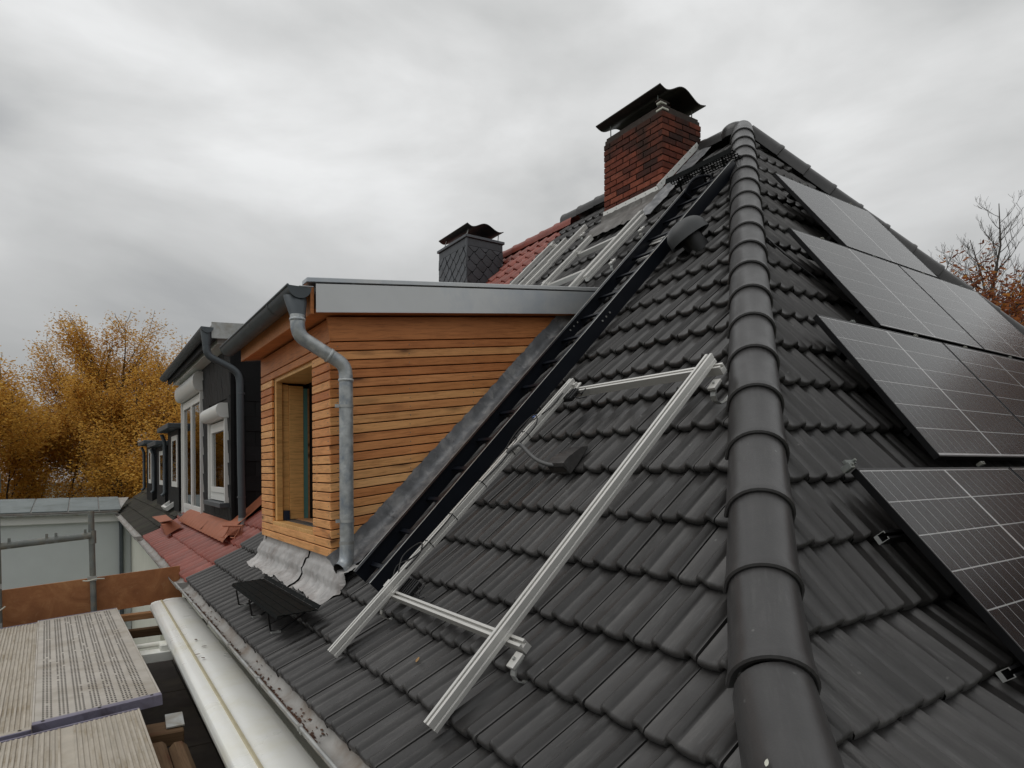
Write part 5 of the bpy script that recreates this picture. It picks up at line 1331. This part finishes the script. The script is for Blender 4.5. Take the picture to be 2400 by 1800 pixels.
# ================================================================== TREES
def branch(g,p,d,L_,r,depth,tips,spread=.55,up_=.25,kids=(3,4),seg=4,minr=.012,shrink=.68):
    pts=[p]; rr=[r]; q=p.copy(); dd=d.copy()
    for i in range(seg):
        dd=(dd+Vector((random.gauss(0,.12),random.gauss(0,.12),random.gauss(0,.08)+up_*.15))).normalized(); q=q+dd*(L_/seg); pts.append(q.copy()); rr.append(max(minr*.5,r*(1-.45*(i+1)/seg)))
    g.tube(pts,rr,7 if depth>2 else (5 if depth>0 else 3),False)
    if depth<=0: tips.append((pts,dd)); return
    if depth<=2: tips.append((pts,dd))
    n=random.randint(*kids)
    for i in range(n):
        t=.35+.65*(i+random.random()*.8)/n; t=min(.99,t); b=pts[min(seg,int(t*seg)+1)]
        a=random.uniform(0,2*math.pi); o=dd.orthogonal().normalized(); o2=dd.cross(o)
        nd=(dd*(1-spread*.5)+(o*math.cos(a)+o2*math.sin(a))*spread*random.uniform(.8,1.3)+Vector((0,0,up_))).normalized()
        branch(g,b,nd,L_*shrink*random.uniform(.8,1.1),rr[-1]*random.uniform(.55,.8)+.004,depth-1,tips,spread,up_,kids,seg,minr,shrink)
    branch(g,pts[-1],(dd+Vector((0,0,up_*.5))).normalized(),L_*shrink,rr[-1]*.9,depth-1,tips,spread,up_,kids,seg,minr,shrink)
def tree(name,label,base,height,trunk_r,leafmat_,nleaf,leafsize,bark,depth=4,droop=0,cloud=None,group=None,spread=.6,up_=.25,lean=(0,0),kids=(3,4)):
    t=thing(name,label,'tree',base,group)
    g=G(); tips=[]; b=Vector((0,0,0)); branch(g,b,Vector((lean[0],lean[1],1)).normalized(),height*.36,trunk_r,depth,tips,spread,up_,kids)
    g.ob('trunk',bark,t,smooth='all',fix=False)
    if nleaf:
        g=G(); n=len(tips)
        vs=[];fs=[]
        for i in range(nleaf):
            pts,dd=tips[random.randrange(n)]
            a=random.random()*(len(pts)-1); k_=int(a); p=pts[k_].lerp(pts[min(k_+1,len(pts)-1)],a-k_)
            gg=lambda q: max(-1.5*q,min(1.5*q,random.gauss(0,q)))
            p=p+Vector((gg(cloud),gg(cloud),gg(cloud*.8)-abs(gg(droop))))
            th=random.uniform(0,6.283); s=leafsize*random.uniform(.6,1.3)
            d1=Vector((math.cos(th),math.sin(th),random.uniform(-.9,.3))).normalized()*s; d2=d1.orthogonal().normalized()*s*.55
            bx=len(vs); vs+=[p-d1,p+d2,p+d1,p-d2]; fs.append((bx,bx+1,bx+2,bx+3))
        g.v=[tuple(v) for v in vs]; g.f=fs
        g.ob('crown',leafmat_,t,fix=False)
    return t
GT='golden trees behind the wing'
for seed,lab,base,h,r,n,cl,sp,up_ in ((21,'tall golden birch behind the pale wing, the one with a visible dark trunk',(1.3,35.5,-7.2),16.2,.30,105000,.27,.58,.26),
  (33,'golden birch at the left photo edge behind the pale wing',(-2.9,37.5,-7.2),15.0,.24,100000,.29,.60,.24),
  (5,'lower golden tree right of the tall birch, next to the far black dormers',(4.6,34.5,-7.2),13.6,.20,80000,.30,.66,.22),
  (15,'low golden tree in the gap between the two tall birches',(-.8,39.5,-7.2),12.4,.18,75000,.36,.70,.18)):
    random.seed(seed); tree('birch_tree',lab,base,h,r,'birch_leaf',n,.058,'bark_dark',4,.30,cl,GT,sp,up_)
for sd_,lb,bs in ((41,'rusty oak right of the house, mirrored in the lowest solar panels',(22.5,-2.6,-7.2)),(42,'rusty oak farther right, mirrored in the panel edges',(25.5,2.4,-7.2))):
    random.seed(sd_); tree('oak_tree',lb,bs,17.5,.25,'oak_leaf',30000,.13,'bark_gray',4,.1,.40,'rusty oaks right of the house',.70,.16)
random.seed(9)
tree('oak_tree','rust-leaved oak rising behind the right edge of the roof',(23.6,7.6,-7.2),16.2,.25,'oak_leaf',48000,.085,'bark_gray',4,.1,.36,'rusty oaks right of the house',.70,.16)
def cone_tree(label,base,h,r,w):
    t=thing('bare_tree',label,'tree',base,'bare trees on the right'); g=G()
    pts=[Vector((random.gauss(0,.05)*i,random.gauss(0,.05)*i,h*i/9)) for i in range(10)]
    g.tube(pts,[r*(1-.93*i/9) for i in range(10)],7,False)
    def at(u): k=u*9; i=min(8,int(k)); return pts[i].lerp(pts[i+1],k-i)
    def twig(p,d,L_,rr,dep):
        q=[p]; dd=d.copy()
        for i in range(4):
            dd=(dd+Vector((random.gauss(0,.10),random.gauss(0,.10),.10+random.gauss(0,.06)))).normalized(); q.append(q[-1]+dd*L_/4)
        g.tube(q,[max(.007,rr*(1-.75*i/4)) for i in range(5)],3 if dep<2 else 5,False)
        if dep<=0: return
        for k in range(5 if dep>1 else 4):
            i=1+int(random.random()*4); o=dd.orthogonal().normalized(); o2=dd.cross(o); a=random.uniform(0,6.28)
            twig(q[min(i,4)],(dd*.9+(o*math.cos(a)+o2*math.sin(a))*.55+Vector((0,0,.15))).normalized(),L_*random.uniform(.35,.55),rr*.5,dep-1)
    n=46
    for k in range(n):
        u=.25+.73*k/n; a=k*2.4+random.uniform(-.4,.4); L_=w*(1.12-u)*random.uniform(.75,1.15)+.4
        twig(at(u),Vector((math.cos(a),math.sin(a),.75)).normalized(),L_,r*(1-u)*.42+.012,2)
    g.ob('trunk','bark_gray',t,smooth='all',fix=False)
random.seed(12); cone_tree('tallest bare tree behind the rusty oak on the right',(46.5,16.0,-7.2),23.4,.32,6.5)
random.seed(13); cone_tree('second bare tree, left of the tallest one behind the oak',(47.5,17.5,-7.2),21.9,.28,6.0)
random.seed(14); cone_tree('smallest bare tree just above the far hip of the roof',(48.3,19.4,-7.2),21.6,.24,5.5)
